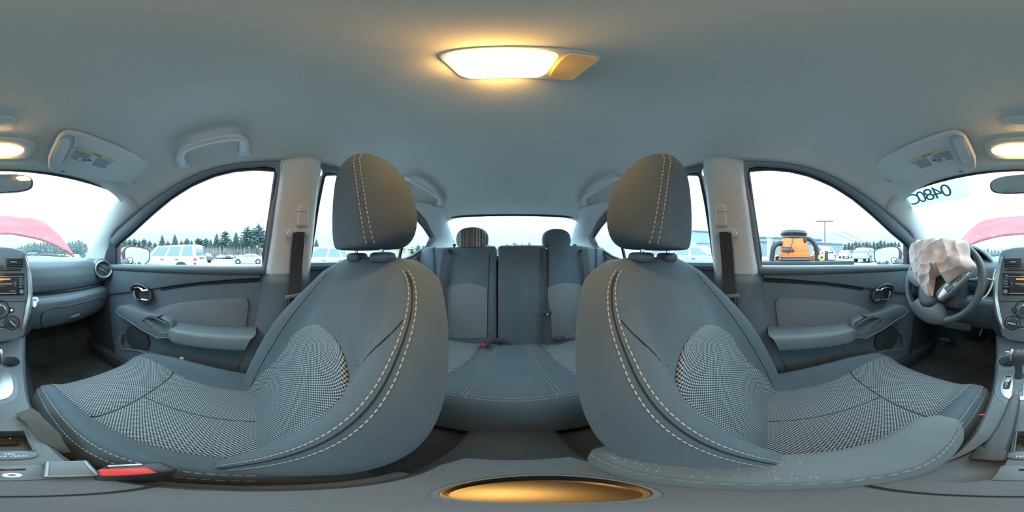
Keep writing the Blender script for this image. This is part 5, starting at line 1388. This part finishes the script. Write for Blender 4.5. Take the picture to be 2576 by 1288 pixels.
def mk_car(kind, paint, label, group=None, detail=2, name=None):
    K = KIND[kind]; hw = K['W'] / 2; base = V((0, 0, 0))
    t = thing(name or {'suv': 'suv', 'cuv': 'crossover_car', 'sedan': 'sedan', 'van': 'van'}[kind], base, label, 'van' if kind == 'van' else 'car', group)
    t.location = (0, 0, CZ)
    mb = MB(); mb.loft([sec(y, zb, zt, hw * s) for y, zb, zt, s in K['L']]); put('body', mb, paint, t)
    g0, g1, g2, g3 = K['G']; zb, zr = K['zb'] - .03, K['zr']; hb = hw - .06; ht = hw - .22
    zt_ = zr - .05
    ringr = lambda y0, y1, y2, y3: None
    def gp(u, v):          # greenhouse: u along 0..3 (base rear, top rear, top front, base front), v across -1..1
        return None
    A = [V((-hb, g0, zb)), V((-ht, g1, zt_)), V((-ht, g2, zt_)), V((-hb, g3, zb))]
    crown = .05
    mb = MB(); rings = []
    for f in (-1, -.92, -.5, 0, .5, .92, 1):
        h = crown * (1 - abs(f) ** 2.2)
        rings.append([V((hb * f, g0 - .05 * (1 - f * f), zb)), V((ht * f, g1 - .04 * (1 - f * f), zt_ + h * .8)), V((ht * f, (g1 + g2) / 2, zt_ + h + .015)), V((ht * f, g2 + .06 * (1 - f * f), zt_ + h * .8)), V((hb * f, g3 + .12 * (1 - f * f), zb))])
    mb.loft(rings, closed=True, cap=True); cab = put('cabin', mb, paint, t, ang=30)
    # glass
    def sidept(s, fy, fz):                                   # fy along at belt, fz height 0..1
        yb = lerp(g0, g3, fy); yt = lerp(g1, g2, fy); x = lerp(hb, ht, fz); return V((s * (x + .006), lerp(yb, yt, fz), lerp(zb, zt_, fz)))
    spans = {'suv': [(.04, .27), (.31, .58), (.61, .93)], 'cuv': [(.10, .27), (.29, .56), (.59, .93)], 'sedan': [(.14, .24), (.26, .56), (.59, .92)], 'van': [(.68, .95)]}[kind]
    for s in (-1, 1):
        for a, b in spans:
            mb = MB(); mb.prism([sidept(s, a + .012, .14), sidept(s, b - .012, .14), sidept(s, b - .012, .90), sidept(s, a + .012, .90)], (s * .008, 0, 0)); put('side_window', mb, 'car_glass', t)
    for (ya, za), (yb, zb2), nm, out_ in (((g0, zb), (g1, zt_), 'tailgate_window', -1), ((g3, zb), (g2, zt_), 'front_window', 1)):
        if kind == 'van' and nm == 'tailgate_window': pass
        mb = MB(); P = lambda f, h: V((f * lerp(hb, ht, h), lerp(ya, yb, h) + out_ * (.05 + .06 * (out_ > 0)) * (1 - f * f) * (1 - .3 * h), lerp(za, zb2, h)))
        mb.grid(lambda a, b: P(lerp(-.88, .88, a), lerp(.16, .88, b)) + V((0, out_ * .012, .006)), 8, 3); put(nm, mb, 'car_glass', t, solid=.01)
    # wheels
    for yw in K['wy']:
        for s in (-1, 1):
            r_ = K['wr']; c = V((s * (hw - .11), yw, r_)); ax = V((s, 0, 0))
            mb = MB(); mb.lathe([(r_ * 1.16, -.10), (r_ * 1.16, .115), (r_ * .9, .113), (r_ * .9, -.1)], c + V((0, 0, .02)), ax, 24); put('wheel_arch', mb, 'car_dark', t)
            mb = MB(); mb.lathe([(r_ * .62, -.08), (r_ * .96, -.09), (r_, -.05), (r_, .08), (r_ * .95, .115), (r_ * .66, .12), (r_ * .62, .10)], c, ax, 24); ty = put('tyre', mb, 'tyre', t)
            mb = MB(); mb.lathe([(r_ * .66, .08), (r_ * .66, .122), (r_ * .58, .118), (r_ * .56, .07), (.0005, .07)], c, ax, 24); rm = put('rim', mb, 'rim', t)
            if detail > 1:
                mb = MB()
                for k in range(5):
                    a = 2 * math.pi * k / 5; d = V((0, math.cos(a), math.sin(a))); q = V((0, -math.sin(a), math.cos(a)))
                    mb.prism([c + ax * .085 + d * .02 + q * .035, c + ax * .085 + d * r_ * .6 + q * .045, c + ax * .085 + d * r_ * .6 - q * .045, c + ax * .085 + d * .02 - q * .035], ax * .035)
                mb.lathe([(r_ * .2, .08), (r_ * .2, .125), (.0005, .128)], c, ax, 12)
                put('spokes', mb, 'rim', rm)
    yf, yr = K['L'][-2][0], K['L'][1][0]
    for s in (-1, 1):
        mb = MB(); mb.box((s * hw * .74, yf - .10, lerp(K['L'][-2][1], K['L'][-2][2], .74)), (.34, .26, .14), Matrix.Rotation(R(s * -18), 3, 'Z'), bev=.04); put('headlamp', mb, 'lamp_clear', t)
        zt2 = K['L'][1][2]
        if kind == 'cuv': mb = MB(); mb.prism([(s * hw * .97, yr + .22, zt2 + .22), (s * hw * .985, yr + .02, zt2 - .02), (s * hw * .97, yr + .12, zt2 - .26), (s * hw * .985, yr + .26, zt2 - .12)], (s * -.12, 0, 0), bev=.01)
        else: mb = MB(); mb.box((s * (hw * .93), yr + .04, zt2 - .20), (.16, .14, .34 if kind in ('suv', 'van') else .18), bev=.03)
        tl = put('tail_lamp', mb, 'lamp_red', t)
        if kind == 'suv':
            mb = MB(); mb.box((s * (hw * .93), yr + .035, zt2 - .22), (.168, .148, .10), bev=.01); put('lamp_band', mb, 'lamp_clear', tl)
        mb = MB(); mb.ell((s * (hw + .09), g3 - .25, K['zb'] + .06), (.10, .07, .08), nu=10, nv=6); put('wing_mirror', mb, 'car_dark' if kind == 'suv' else paint, t)
        for fy in ((.34, .64) if kind != 'van' else (.70,)):
            mb = MB(); mb.box((s * (hw + .004), lerp(g0, g3, fy), K['zb'] - .14), (.03, .20, .03), bev=.008); put('door_handle', mb, 'car_dark', t)
    mb = MB(); mb.box((0, K['L'][-1][0] - .02, .62 if kind != 'sedan' else .50), (hw * 1.15, .08, .22), bev=.03); gr = put('grille', mb, 'car_dark', t)
    mb = MB(); mb.box((0, yr - .02, .62 if kind != 'sedan' else .58), (.36, .06, .13), bev=.01); put('plate_recess', mb, 'silver', t)
    if detail > 1:
        mb = MB(); mb.box((0, K['L'][0][0] + .05, .56 if kind != 'sedan' else .48), (hw * 1.85, .22, .24), bev=.06); put('bumper', mb, paint if kind != 'van' else 'car_dark', t)
        mb = MB(); mb.box((0, K['L'][-1][0] - .07, .50 if kind != 'sedan' else .44), (hw * 1.75, .22, .16), bev=.05); put('bumper', mb, 'car_dark' if kind == 'van' else paint, t)
        for s in (-1, 1):
            mb = MB(); mb.box((s * (hw + .004), .05, .62 if kind != 'sedan' else .48), (.03, 1.9, .07), bev=.01); put('side_moulding', mb, 'car_dark' if kind == 'suv' else paint, t)
    if kind == 'suv':
        for s in (-1, 1):
            mb = MB(); mb.tube([(s * (ht - .04), g1 + .1, zr - .0), (s * (ht - .04), (g1 + g2) / 2, zr + .05), (s * (ht - .04), g2 - .1, zr + .02)], .018, 6); put('roof_rail', mb, 'car_dark', t)
            for yw in K['wy']:
                r_ = K['wr'] * 1.30; mb = MB(); mb.tube([(s * (hw + .01), yw + r_ * math.cos(a), K['wr'] + .02 + r_ * math.sin(a)) for a in [R(-8 + 196 * k / 16) for k in range(17)]], .055, 8, flat=1.0, up=(1, 0, 0)); put('flare', mb, paint, t)
        mb = MB(); mb.box((0, yr - .015, 1.02), (.62, .05, .06), bev=.01); put('tailgate_trim', mb, 'car_dark', t)
    return t
def place(t, x, y, rz): t.location = V((x, y, gz(x, y))) + V((0, 0, CZ)); t.rotation_euler = (0, 0, rz)
PI = math.pi
# passenger side
c = mk_car('suv', 'white_paint', 'white boxy sport utility car parked beside the passenger front window'); place(c, -8.55, -5.12, PI)
c = mk_car('cuv', 'grey_paint', 'dark grey crossover parked behind the boxy white car'); p = polar(523, 27.5); place(c, p.x - .6, p.y - 1.6, PI - .35)
c = mk_car('sedan', 'white_paint', 'white sedan seen side-on across the lot, near the forest edge'); p = polar(624, 23.0); place(c, p.x - .5, p.y, PI + .02)
c = mk_car('cuv', 'white_paint', 'white crossover parked beyond the passenger rear door'); place(c, -8.85, 3.45, PI)
# driver side
c = mk_car('van', 'white_paint', 'white delivery van with black grille beyond the orange vacuum'); p = polar(2082, 23.0); place(c, p.x + .6, p.y + .2, -PI / 2 - .85)
mb = MB(); bpy.context.view_layer.update()
c = mk_car('cuv', 'silver_paint', 'silver crossover with slanted red tail lamps beyond the driver mirror'); p = polar(2178, 18.5); place(c, p.x + .8, p.y - .7, PI + .62)
c = mk_car('sedan', 'white_paint', 'white car half hidden between the delivery van and the silver crossover'); p = polar(2128, 31); place(c, p.x, p.y, -PI / 2 - .7)
c = mk_car('sedan', 'silver_paint', 'silver sedan roof seen beyond the driver rear door'); p = polar(1766, 8.2); place(c, p.x + .4, p.y + .3, PI)
# far rows
rowA = [mk_car('sedan', 'silver_paint', 'x', detail=1), mk_car('cuv', 'white_paint', 'x', detail=1), mk_car('cuv', 'grey_paint', 'x', detail=1), mk_car('sedan', 'blue_paint', 'x', detail=1), mk_car('sedan', 'maroon_paint', 'x', detail=1)]
groups = [
 ('distant car below the passenger-side forest', 'distant cars below the passenger-side forest', [(554, 62, 1), (562, 62, 0), (571, 61, 2), (580, 62, 1), (592, 63, 0), (604, 64, 1), (616, 65, 0), (630, 66, 1), (644, 66, 2), (655, 66, 1)]),
 ('distant car through the passenger windshield half', 'distant cars ahead through the windshield, passenger half', [(66, 60, 1), (80, 58, 0), (94, 56, 3), (108, 55, 1), (122, 54, 0), (136, 53, 2), (150, 52, 1), (164, 51, 4), (178, 50, 0), (192, 49, 1)]),
 ('distant car low beside the steering wheel', 'distant cars ahead through the windshield, driver half', [(2472, 70, 2), (2484, 68, 0), (2496, 66, 3), (2508, 65, 1)]),
 ('distant car beyond the passenger rear door', 'distant cars behind the passenger rear door', [(915, 55, 0), (930, 50, 2), (946, 46, 1), (962, 44, 0), (985, 42, 3), (1012, 52, 1), (1040, 60, 0), (1055, 64, 2)]),
]
used = set()
ORD = 'first second third fourth fifth sixth seventh eighth ninth tenth eleventh twelfth thirteenth fourteenth fifteenth sixteenth seventeenth eighteenth nineteenth twentieth twenty-first twenty-second twenty-third twenty-fourth twenty-fifth twenty-sixth twenty-seventh twenty-eighth'.split()
for lab0, grp, lst in groups:
    for q_, (px, d, k) in enumerate(lst):
        lab = '%s %s, counted from the left' % (ORD[q_], lab0); p = polar(px, d); rz = math.atan2(-p.x, -p.y) + random.uniform(-.15, .15); rz = -rz + random.choice((0, PI)) + .3
        if k not in used: c = rowA[k]; used.add(k); c['label'] = lab; c['group'] = grp
        else: c = dup(rowA[k], label=lab, group=grp)
        place(c, p.x, p.y, rz)

# shop vacuum and odds and ends on a work cart outside the driver window
def oV(px, py, X=2.0): return onX(px, py, X)
VX = 2.02
cz0 = oV(2000, 657, VX).z
mb = MB(); mb.box((VX + .05, -.42, cz0 - .02), (.75, 1.15, .05), bev=.01)
t = thing('work_cart', (VX + .05, -.42, gz(VX, 0)), 'dark work cart outside the driver window', 'cart')
put('top', mb, 'car_dark', t)
mb = MB(); mb.box((VX + .05, -.42, cz0 - .55), (.7, 1.05, .04), bev=.01); put('shelf', mb, 'car_dark', t)
for sx_ in (-.3, .35):
    for sy in (-.93, .09):
        mb = MB(); mb.tube([(VX + sx_, sy, cz0 - .03), (VX + sx_, sy, gz(VX + sx_, 0) + .08)], .02, 8); put('leg', mb, 'car_dark', t)
        mb = MB(); mb.lathe([(.02, -.02), (.075, -.02), (.075, .02), (.02, .02)], (VX + sx_, sy, gz(VX + sx_, 0) + .075), (1, 0, 0), 16); put('caster', mb, 'tyre', t)
vc = oV(1997, 640, VX); vc.z = cz0
t = thing('shop_vacuum', vc, 'orange shop vacuum with black lid and hoses on the work cart', 'vacuum')
sqr = lambda r_, z, e=4, sh=1: [vc + V((r_ * abs(math.cos(a)) ** (2 / e) * (1 if math.cos(a) > 0 else -1), r_ * sh * abs(math.sin(a)) ** (2 / e) * (1 if math.sin(a) > 0 else -1), z)) for a in [2 * PI * k / 36 for k in range(36)]]
mb = MB(); mb.loft([sqr(.165, .045), sqr(.188, .05), sqr(.186, .095), sqr(.176, .105), sqr(.178, .12), sqr(.160, .215), sqr(.150, .275), sqr(.12, .285)]); put('drum', mb, 'vac_orange', t, label='orange plastic drum')
mb = MB(); mb.loft([sqr(.19, .0), sqr(.195, .02), sqr(.18, .05), sqr(.15, .055)]); put('base', mb, 'vac_black', t)
mb = MB(); mb.loft([sqr(.150, .270, 3), sqr(.158, .285, 3), sqr(.150, .305, 3), sqr(.10, .315, 2.4)]); put('collar', mb, 'vac_black', t)
mb = MB(); mb.loft([sqr(.13, .298, 2.4), sqr(.158, .318, 2.4), sqr(.168, .342, 2.4), sqr(.155, .370, 2.4), sqr(.10, .397, 2.2), sqr(.01, .406, 2)]); put('lid', mb, 'vac_black', t, label='black rounded lid')
mb = MB(); mb.tube(curve([vc + V((-.06, .12, .20)), vc + V((-.10, .20, .215)), vc + V((-.12, .255, .17)), vc + V((-.12, .275, .08)), vc + V((-.12, .28, .0))], 40), [.030 + .003 * (k % 2) for k in range(40)], 10); put('hose', mb, 'vac_black', t, label='black ribbed hose')
mb = MB(); mb.tube(curve([vc + V((-.04, -.12, .285)), vc + V((-.06, -.20, .27)), vc + V((-.08, -.255, .20)), vc + V((-.08, -.28, .10)), vc + V((-.08, -.28, .0))], 40), [.030 + .003 * (k % 2) for k in range(40)], 10); put('hose', mb, 'vac_black', t, label='black ribbed hose')
mb = MB(); mb.prism([vc + V((-.187, y, z)) for y, z in [(.165, .165), (.055, .165), (.035, .14), (.02, .115), (.165, .115)]], (.02, 0, 0), bev=0); bd_ = put('badge', mb, 'vac_black', t)
mb = MB(); mb.merge(text_bm('RIDGID', .036, vc + V((-.189, .105, .140)), (0, -1, 0), (0, 0, 1), .001)); put('badge_text', mb, 'silver', bd_, kind='stuff')
mb = MB(); mb.box(vc + V((-.155, -.11, .26)), (.02, .035, .07), bev=.005); put('latch', mb, 'vac_black', t)
mb = MB(); mb.tube(curve([vc + V((-.16, .05, .34)), vc + V((-.185, .04, .25)), vc + V((-.195, .06, .18)), vc + V((-.20, .10, .08))], 16), .004, 5); put('power_cord', mb, 'rubber', t)
p = oV(1937, 655, VX - .1); p.z = cz0
mb = MB(); mb.lathe([(.036, 0), (.036, .27), (.044, .275), (.044, .32), (.028, .345), (.012, .35), (.0005, .35)], p + V((0, 0, .005)), (0, 0, 1), 16); put('white_pipe', mb, 'pvc', label='upright cream plastic pipe left of the orange vacuum', cat='pipe')
p = oV(2079, 650, VX - .1); p.z = cz0
t = thing('grease_gun', p, 'black upright tool with side nozzle standing on the work cart', 'tool')
mb = MB(); mb.lathe([(.022, .005), (.022, .12), (.016, .13), (.0005, .132)], p, (0, 0, 1), 14); put('barrel', mb, 'vac_black', t)
mb = MB(); mb.tube([p + V((-.01, -.01, .105)), p + V((-.02, -.07, .11))], [.009, .006], 8); put('nozzle', mb, 'vac_black', t)
mb = MB(); mb.lathe([(.0005, -.004), (.012, -.004), (.012, .004), (.0005, .004)], p + V((-.02, -.075, .11)), (0, -1, 0), 12); put('tip', mb, 'vac_black', t)
p = oV(2066, 656, VX - .15); mb = MB(); mb.lathe([(.018, -.018), (.040, -.018), (.040, .018), (.018, .018)], V((p.x, p.y, cz0 + .046)), (1, 0, .0), 20, ring=True); put('tape_roll', mb, 'foam_orange', label='tan tape roll standing on the cart edge', cat='tape roll')
p = oV(2068, 647, VX + .05); mb = MB(); mb.ell((p.x, p.y, cz0 + .045), (.05, .045, .04), nu=14, nv=8); put('green_bundle', mb, 'tarp_green', label='small green bundle on the work cart', cat='bundle')
p = oV(2055, 643, VX + .1); rings = [[V((p.x + (.05 + .012 * noise.noise(V((a * 2, z * 30, 0)))) * math.cos(a), p.y + (.06 + .012 * noise.noise(V((a * 3, z * 20, 4)))) * math.sin(a), cz0 + z)) for a in [2 * PI * k / 20 for k in range(20)]] for z in (.006, .03, .06, .09, .11)]
mb = MB(); mb.loft(rings); put('plastic_bag', mb, 'bag_clear', label='crumpled pale plastic bag on the work cart', cat='bag')
for px, z_, lab in ((2038, .03, 'red and white box on the cart beside the vacuum hose'), (1958, .07, 'small red box on the cart behind the pipe')):
    p = oV(px, 650, VX - .05 if px > 2000 else VX + .22); mb = MB(); mb.box((p.x, p.y, cz0 + .035), (.06, .07, .06), Zr(20), bev=.004); bx = put('small_box', mb, 'crate_red', label=lab, cat='box')
    mb = MB(); mb.box((p.x, p.y, cz0 + .068), (.058, .068, .006), Zr(20), bev=.002); put('box_lid', mb, 'label_white', bx)
for k, (px, dx) in enumerate(((1950, .2), (2034, .15))):
    p = oV(px, 648, VX + dx); mb = MB(); mb.box((p.x, p.y, cz0 + .05), (.10, .16, .008), Matrix.Rotation(R(28 if k else -28), 3, 'X'), bev=.002); put('paper_board', mb, 'label_white', label=('white board leaning behind the vacuum hose' if k else 'white board leaning between pipe and vacuum'), cat='board')
p = oV(2090, 652, VX - .05); mb = MB(); mb.tube([V((p.x, p.y + .05, cz0 + .03)), V((p.x, p.y - .05, cz0 + .03))], .026, 14); put('paper_roll', mb, 'paper', label='white roll lying at the cart end', cat='roll')

# lamp post
p = polar(2075, 32)
t = thing('lamp_post', p, 'tall lot lamp post with flat double head above the vans', 'lamp post')
ht_ = 32 * math.tan(R((644 - 558) * 180 / 1288)); mb = MB(); mb.tube([p, V((p.x, p.y, ht_))], [.15, .11], 10); put('pole', mb, 'pole_grey', t)
mb = MB(); mb.tube([V((p.x, p.y, 1.15)), V((p.x, p.y, 1.95))], .17, 10); put('red_sleeve', mb, 'pole_red', t)
td = V((p.y, -p.x, 0)).normalized()
for s in (-1, 1):
    mb = MB(); F = frame((0, 0, 1), td); mb.prism([V((p.x, p.y, ht_ + .02)) + td * (s * a) + V((b, 0, .02 * a)) for a, b in ((.06, -.45), (1.55, -.45), (1.75, .45), (.06, .45))], (0, 0, .16), bev=.03); put('lamp_head', mb, 'pole_grey', t)
# boom bars beyond the silver crossover
for k, (a, b) in enumerate((((2098, 586), (2172, 618)), ((2116, 582), (2185, 614)))):
    p0 = ray(*a) * 26; p1 = ray(*b) * 26; mb = MB(); mb.tube([p0, p1, V((p1.x, p1.y, gz(p1.x, 0)))], .035, 6)
    put('boom_bar', mb, 'pole_grey', label=('upper' if k else 'lower') + ' thin slanting bar against the sky beyond the vans', cat='bar')

# buildings
def wall_seg(name, pa, pb, z1, mt_, par, ribs=0, th=.4, zlo=None):
    d = (pb - pa); d.z = 0; n_ = V((-d.y, d.x, 0)).normalized(); zl = zlo if zlo is not None else min(pa.z, pb.z) - .5
    mb = MB(); mb.prism([V((pa.x, pa.y, zl)), V((pb.x, pb.y, zl)), V((pb.x, pb.y, z1)), V((pa.x, pa.y, z1))], n_ * th); return put(name, mb, mt_, par)
t = thing('metal_building', polar(1950, 48), 'long grey-blue metal building with stepped roof beyond the orange vacuum', 'building')
def flat(px0, d0, px1, d1): return polar(px0, d0), polar(px1, d1)
def zat(px, py, d): return d * math.tan(R((644 - py) * 180 / 1288))
a, b = flat(1842, 40, 2068, 47); wall_seg('wall', a, b, zat(1950, 600, 43), 'metal_siding', t, th=6)
wall_seg('roof_edge', polar(1842, 39.8), polar(2069, 46.8), zat(1950, 598.5, 43), 'roof_trim', t, th=.15, zlo=zat(1950, 601.5, 43))
a, b = flat(1842, 38.5, 2120, 47); wall_seg('lower_wall', a, b, zat(1990, 612, 43), 'siding_dark', t, th=3)
wall_seg('lower_roof_edge', polar(1842, 38.3), polar(2121, 46.8), zat(1990, 610.5, 43), 'roof_trim', t, th=.15, zlo=zat(1990, 613, 43))
for k in range(9):
    pa = polar(1850 + k * 28, 38.3 + k * .95); mb = MB(); mb.box((pa.x, pa.y, (pa.z + zat(1990, 613, 43)) / 2), (.12, .12, zat(1990, 613, 43) - pa.z), bev=0); put('rib', mb, 'metal_siding', t)
for px in (1880, 1930, 1990, 2040):
    pa = polar(px, 38.0 + (px - 1842) * .03); mb = MB(); mb.box((pa.x - .1, pa.y, pa.z + 1.8), (.2, 3.0, 3.4)); put('loading_door', mb, 'siding_dark' if px % 20 else 'beige_wall', t)
t = thing('warehouse', polar(1760, 30), 'pale warehouse with beige wing beyond the driver rear door', 'building')
a, b = flat(1742, 32, 1842, 36); wall_seg('wall', a, b, zat(1785, 583, 33), 'metal_siding', t, th=8)
wall_seg('roof_edge', polar(1742, 31.8), polar(1842, 35.8), zat(1785, 581.5, 33), 'roof_trim', t, th=.2, zlo=zat(1785, 584, 33))
a, b = flat(1690, 30, 1752, 30); wall_seg('beige_wing', a, b, zat(1720, 610, 30), 'beige_wall', t, th=5)
a, b = flat(1752, 30.5, 1835, 34); wall_seg('canopy', a, b, zat(1790, 612.5, 32), 'roof_trim', t, th=.3, zlo=zat(1790, 615, 32))
a, b = flat(1640, 70, 1700, 66); wall_seg('long_shed', a, b, zat(1660, 617, 68), 'siding_dark', t, th=8)
t = thing('small_house', polar(1030, 70), 'small pale house among trees behind the passenger rear window', 'house')
p = polar(1008, 70); F = frame(-p.normalized() * 1, (0, 0, 1)); mb = MB(); mb.box(p + V((0, 0, 2)), (7, 6, 4.5), Zr(20)); put('walls', mb, 'beige_wall', t)
mb = MB(); mb.prism([p + V((-4, -3.5, 4.2)), p + V((4, -3.5, 4.2)), p + V((0, -3.5, 6.2))], (0, 7, 0)); put('roof', mb, 'siding_dark', t)

# trees
def conifer(seed, h, style):
    rnd = random.Random(seed); tr = MB(); tr.tube([V((0, 0, 0)), V((rnd.uniform(-.1, .1), 0, h * .5)), V((0, 0, h * .98))], [h * .017, h * .011, h * .002], 6)
    fo = MB(); n = int(26 if style == 'spruce' else 17); z0 = h * (.18 if style == 'spruce' else .38)
    for k in range(n):
        f = k / (n - 1); z = lerp(z0, h * .97, f); rad = (h * .22 * (1 - f) ** .8 + h * .012) if style == 'spruce' else h * .22 * (math.sin(PI * min(1, .25 + f * .78)) ** .7) * rnd.uniform(.55, 1.15) + h * .01
        nb = 8 if style == 'spruce' else 6; a0 = rnd.uniform(0, 6)
        for j in range(nb):
            if style != 'spruce' and rnd.random() < .22: continue
            a = a0 + 2 * PI * j / nb + rnd.uniform(-.25, .25); r_ = rad * rnd.uniform(.75, 1.15); d = V((math.cos(a), math.sin(a), 0)); q = V((-d.y, d.x, 0))
            dz = (-.28 if style == 'spruce' else .12) * r_; wd = r_ * .30
            for m_ in range(4):                            # tufts along the branch
                g = .25 + .25 * m_; c = V((0, 0, z)) + d * (r_ * g) + V((0, 0, dz * g)); w2 = wd * (1.1 - .5 * abs(g - .6)); tl = r_ * .20
                th = h * .012
                fo.add([c - d * tl - q * w2 * .3, c + q * w2 - V((0, 0, th)), c + d * tl * 1.3 + V((0, 0, -th * .5)), c - q * w2 - V((0, 0, th)), c + V((0, 0, th * 1.6)), c - V((0, 0, th * 1.8))],
                       [(0, 1, 4), (1, 2, 4), (2, 3, 4), (3, 0, 4), (1, 0, 5), (2, 1, 5), (3, 2, 5), (0, 3, 5)])
    return tr, fo
protos = []
for k, (h, st_) in enumerate(((12, 'spruce'), (13, 'pine'), (11, 'pine'), (14, 'spruce'), (12, 'pine'))):
    t = thing('spruce_tree' if st_ == 'spruce' else 'pine_tree', (0, 0, 0), 'x', 'tree'); tr, fo = conifer(20 + k, h, st_)
    put('trunk', tr, 'bark', t); put('foliage', fo, 'pine', t, recalc=False, ang=180); protos.append((t, h, st_, [False]))
CNT = {}
def plant(px, d, top, k, lab, grp):
    if lab.startswith('conifer'):
        n_ = CNT.get(lab, 0); CNT[lab] = n_ + 1; lab = '%s %s, counted from the left' % (ORD[n_], lab)
    src, h, st_, u = protos[k]; p = polar(px, d); want = zat(px, top, d) - p.z; s = want / h
    if not u[0]: c = src; u[0] = True; c['label'] = lab; c['group'] = grp; c.scale = (s,) * 3
    else: c = dup(src, label=lab, group=grp, scale=s)
    c.location = p + V((0, 0, CZ)); c.rotation_euler = (0, 0, random.uniform(0, 6))
    return c
G1 = 'conifers along the forest edge on the passenger side'
named = [(408, 78, 590, 0, 'tall blue-green spruce left of the pointed one above the boxy white car'), (440, 76, 588, 3, 'narrow pointed spruce above the boxy white car roof'), (567, 74, 578, 1, 'open-branched pine above the dark grey crossover'),
         (594, 74, 582, 3, 'full spruce above the far car row, left of the tallest pines'), (624, 68, 566, 2, 'tall ragged pine above the white sedan'), (650, 64, 560, 4, 'tallest ragged pine at the rear edge of the passenger front window'), (545, 78, 586, 0, 'slim spruce just right of the dark grey crossover')]
for px, d, top, k, lab in named: plant(px, d, top, k, lab, G1)
for px, top in [(300, 600), (312, 598), (326, 602), (338, 596), (350, 600), (362, 598), (376, 604), (390, 606), (422, 606), (456, 604), (470, 598), (482, 604), (498, 596), (506, 600), (518, 594), (530, 598), (556, 594), (580, 598), (606, 596), (614, 588), (636, 590), (662, 580), (674, 592)]:
    plant(px, random.uniform(76, 90), top + random.uniform(-3, 3), random.randrange(5), 'conifer of the passenger-side forest edge', G1)
for px in range(6, 216, 8):
    top = itp(px, [(0, 628), (60, 617), (100, 607), (125, 606), (150, 615), (190, 604), (215, 607)]) + random.uniform(-4, 4)
    plant(px, random.uniform(85, 100), top, random.randrange(5), 'conifer ahead through the passenger windshield half', 'trees ahead, passenger half')
for px in range(2440, 2576, 9): plant(px, random.uniform(105, 120), 626 + random.uniform(-4, 3), random.randrange(5), 'conifer ahead through the driver windshield half', 'trees ahead, driver half')
for px in range(2126, 2270, 9): plant(px, random.uniform(88, 100), itp(px, [(2120, 616), (2150, 607), (2200, 606), (2270, 605)]) + random.uniform(-3, 3), random.randrange(5), 'conifer beyond the driver front window', 'trees beyond the driver window')
for px, top in [(1229, 612), (1237, 616), (1256, 617), (1276, 611), (1287, 614), (1294, 608), (1303, 612), (1313, 611), (1321, 613), (1331, 608), (1343, 614), (1352, 616), (1366, 612), (1445, 616)]:
    plant(px, random.uniform(80, 95), top, random.choice((1, 2, 4)), 'conifer seen through the rear window', 'trees behind through the rear window')
for px, top in [(784, 604), (796, 600), (1005, 616), (1022, 610), (1036, 620), (1052, 614), (1066, 616)]:
    plant(px, random.uniform(70, 90), top, random.randrange(5), 'conifer beyond the passenger rear door window', 'trees beyond the rear door')
# bare thicket along the forest edge
mb = MB(); rnd = random.Random(5)
for k in range(2600):
    px = rnd.uniform(285, 700); d = rnd.uniform(64, 84); p = polar(px, d); h = rnd.uniform(2.5, 6.0); lean = V((rnd.uniform(-.4, .4), rnd.uniform(-.4, .4), h)); w_ = rnd.uniform(.05, .12)
    td = V((p.y, -p.x, 0)).normalized() * w_; rd_ = V((p.x, p.y, 0)).normalized() * w_
    mb.add([p - td, p + rd_, p + td, p + lean * .6 - td * .8, p + lean * .6 + rd_ * .8, p + lean * .6 + td * .8, p + lean], [(0, 1, 4, 3), (1, 2, 5, 4), (2, 0, 3, 5), (3, 4, 6), (4, 5, 6), (5, 3, 6)])
    for j in range(3):
        f = rnd.uniform(.35, .8); q = p + lean * f; e_ = q + V((rnd.uniform(-1, 1), rnd.uniform(-1, 1), rnd.uniform(.5, 1.2)))
        mb.add([q - td * .5, q + td * .5, q + rd_ * .5, e_], [(0, 1, 3), (1, 2, 3), (2, 0, 3)])
put('bare_thicket', mb, 'twig', label='bare grey-brown thicket along the forest edge', cat='thicket', kind='stuff', recalc=False)
mb = MB()
for px in range(285, 700, 15):
    p = polar(px, 96 + rnd.uniform(-3, 3)); mb.ell(p + V((0, 0, 1.5)), (6, 5, 4.2 + rnd.uniform(-1, 1)), nu=10, nv=6)
put('undergrowth', mb, 'twig', label='dense brown undergrowth behind the bare thicket', cat='undergrowth', kind='stuff')
mb = MB()
for a0, a1, d in ((0, 230, 112), (2430, 2576, 130), (2110, 2280, 112), (1200, 1480, 110), (960, 1090, 100)):
    for px in range(a0, a1, 12):
        p = polar(px, d); mb.ell(p + V((0, 0, 1)), (7, 7, 3.6 + rnd.uniform(-.8, .8)), nu=10, nv=6)
put('distant_woods', mb, 'pine', label='low dark woods on the horizon behind the tree lines', cat='woods', kind='stuff')
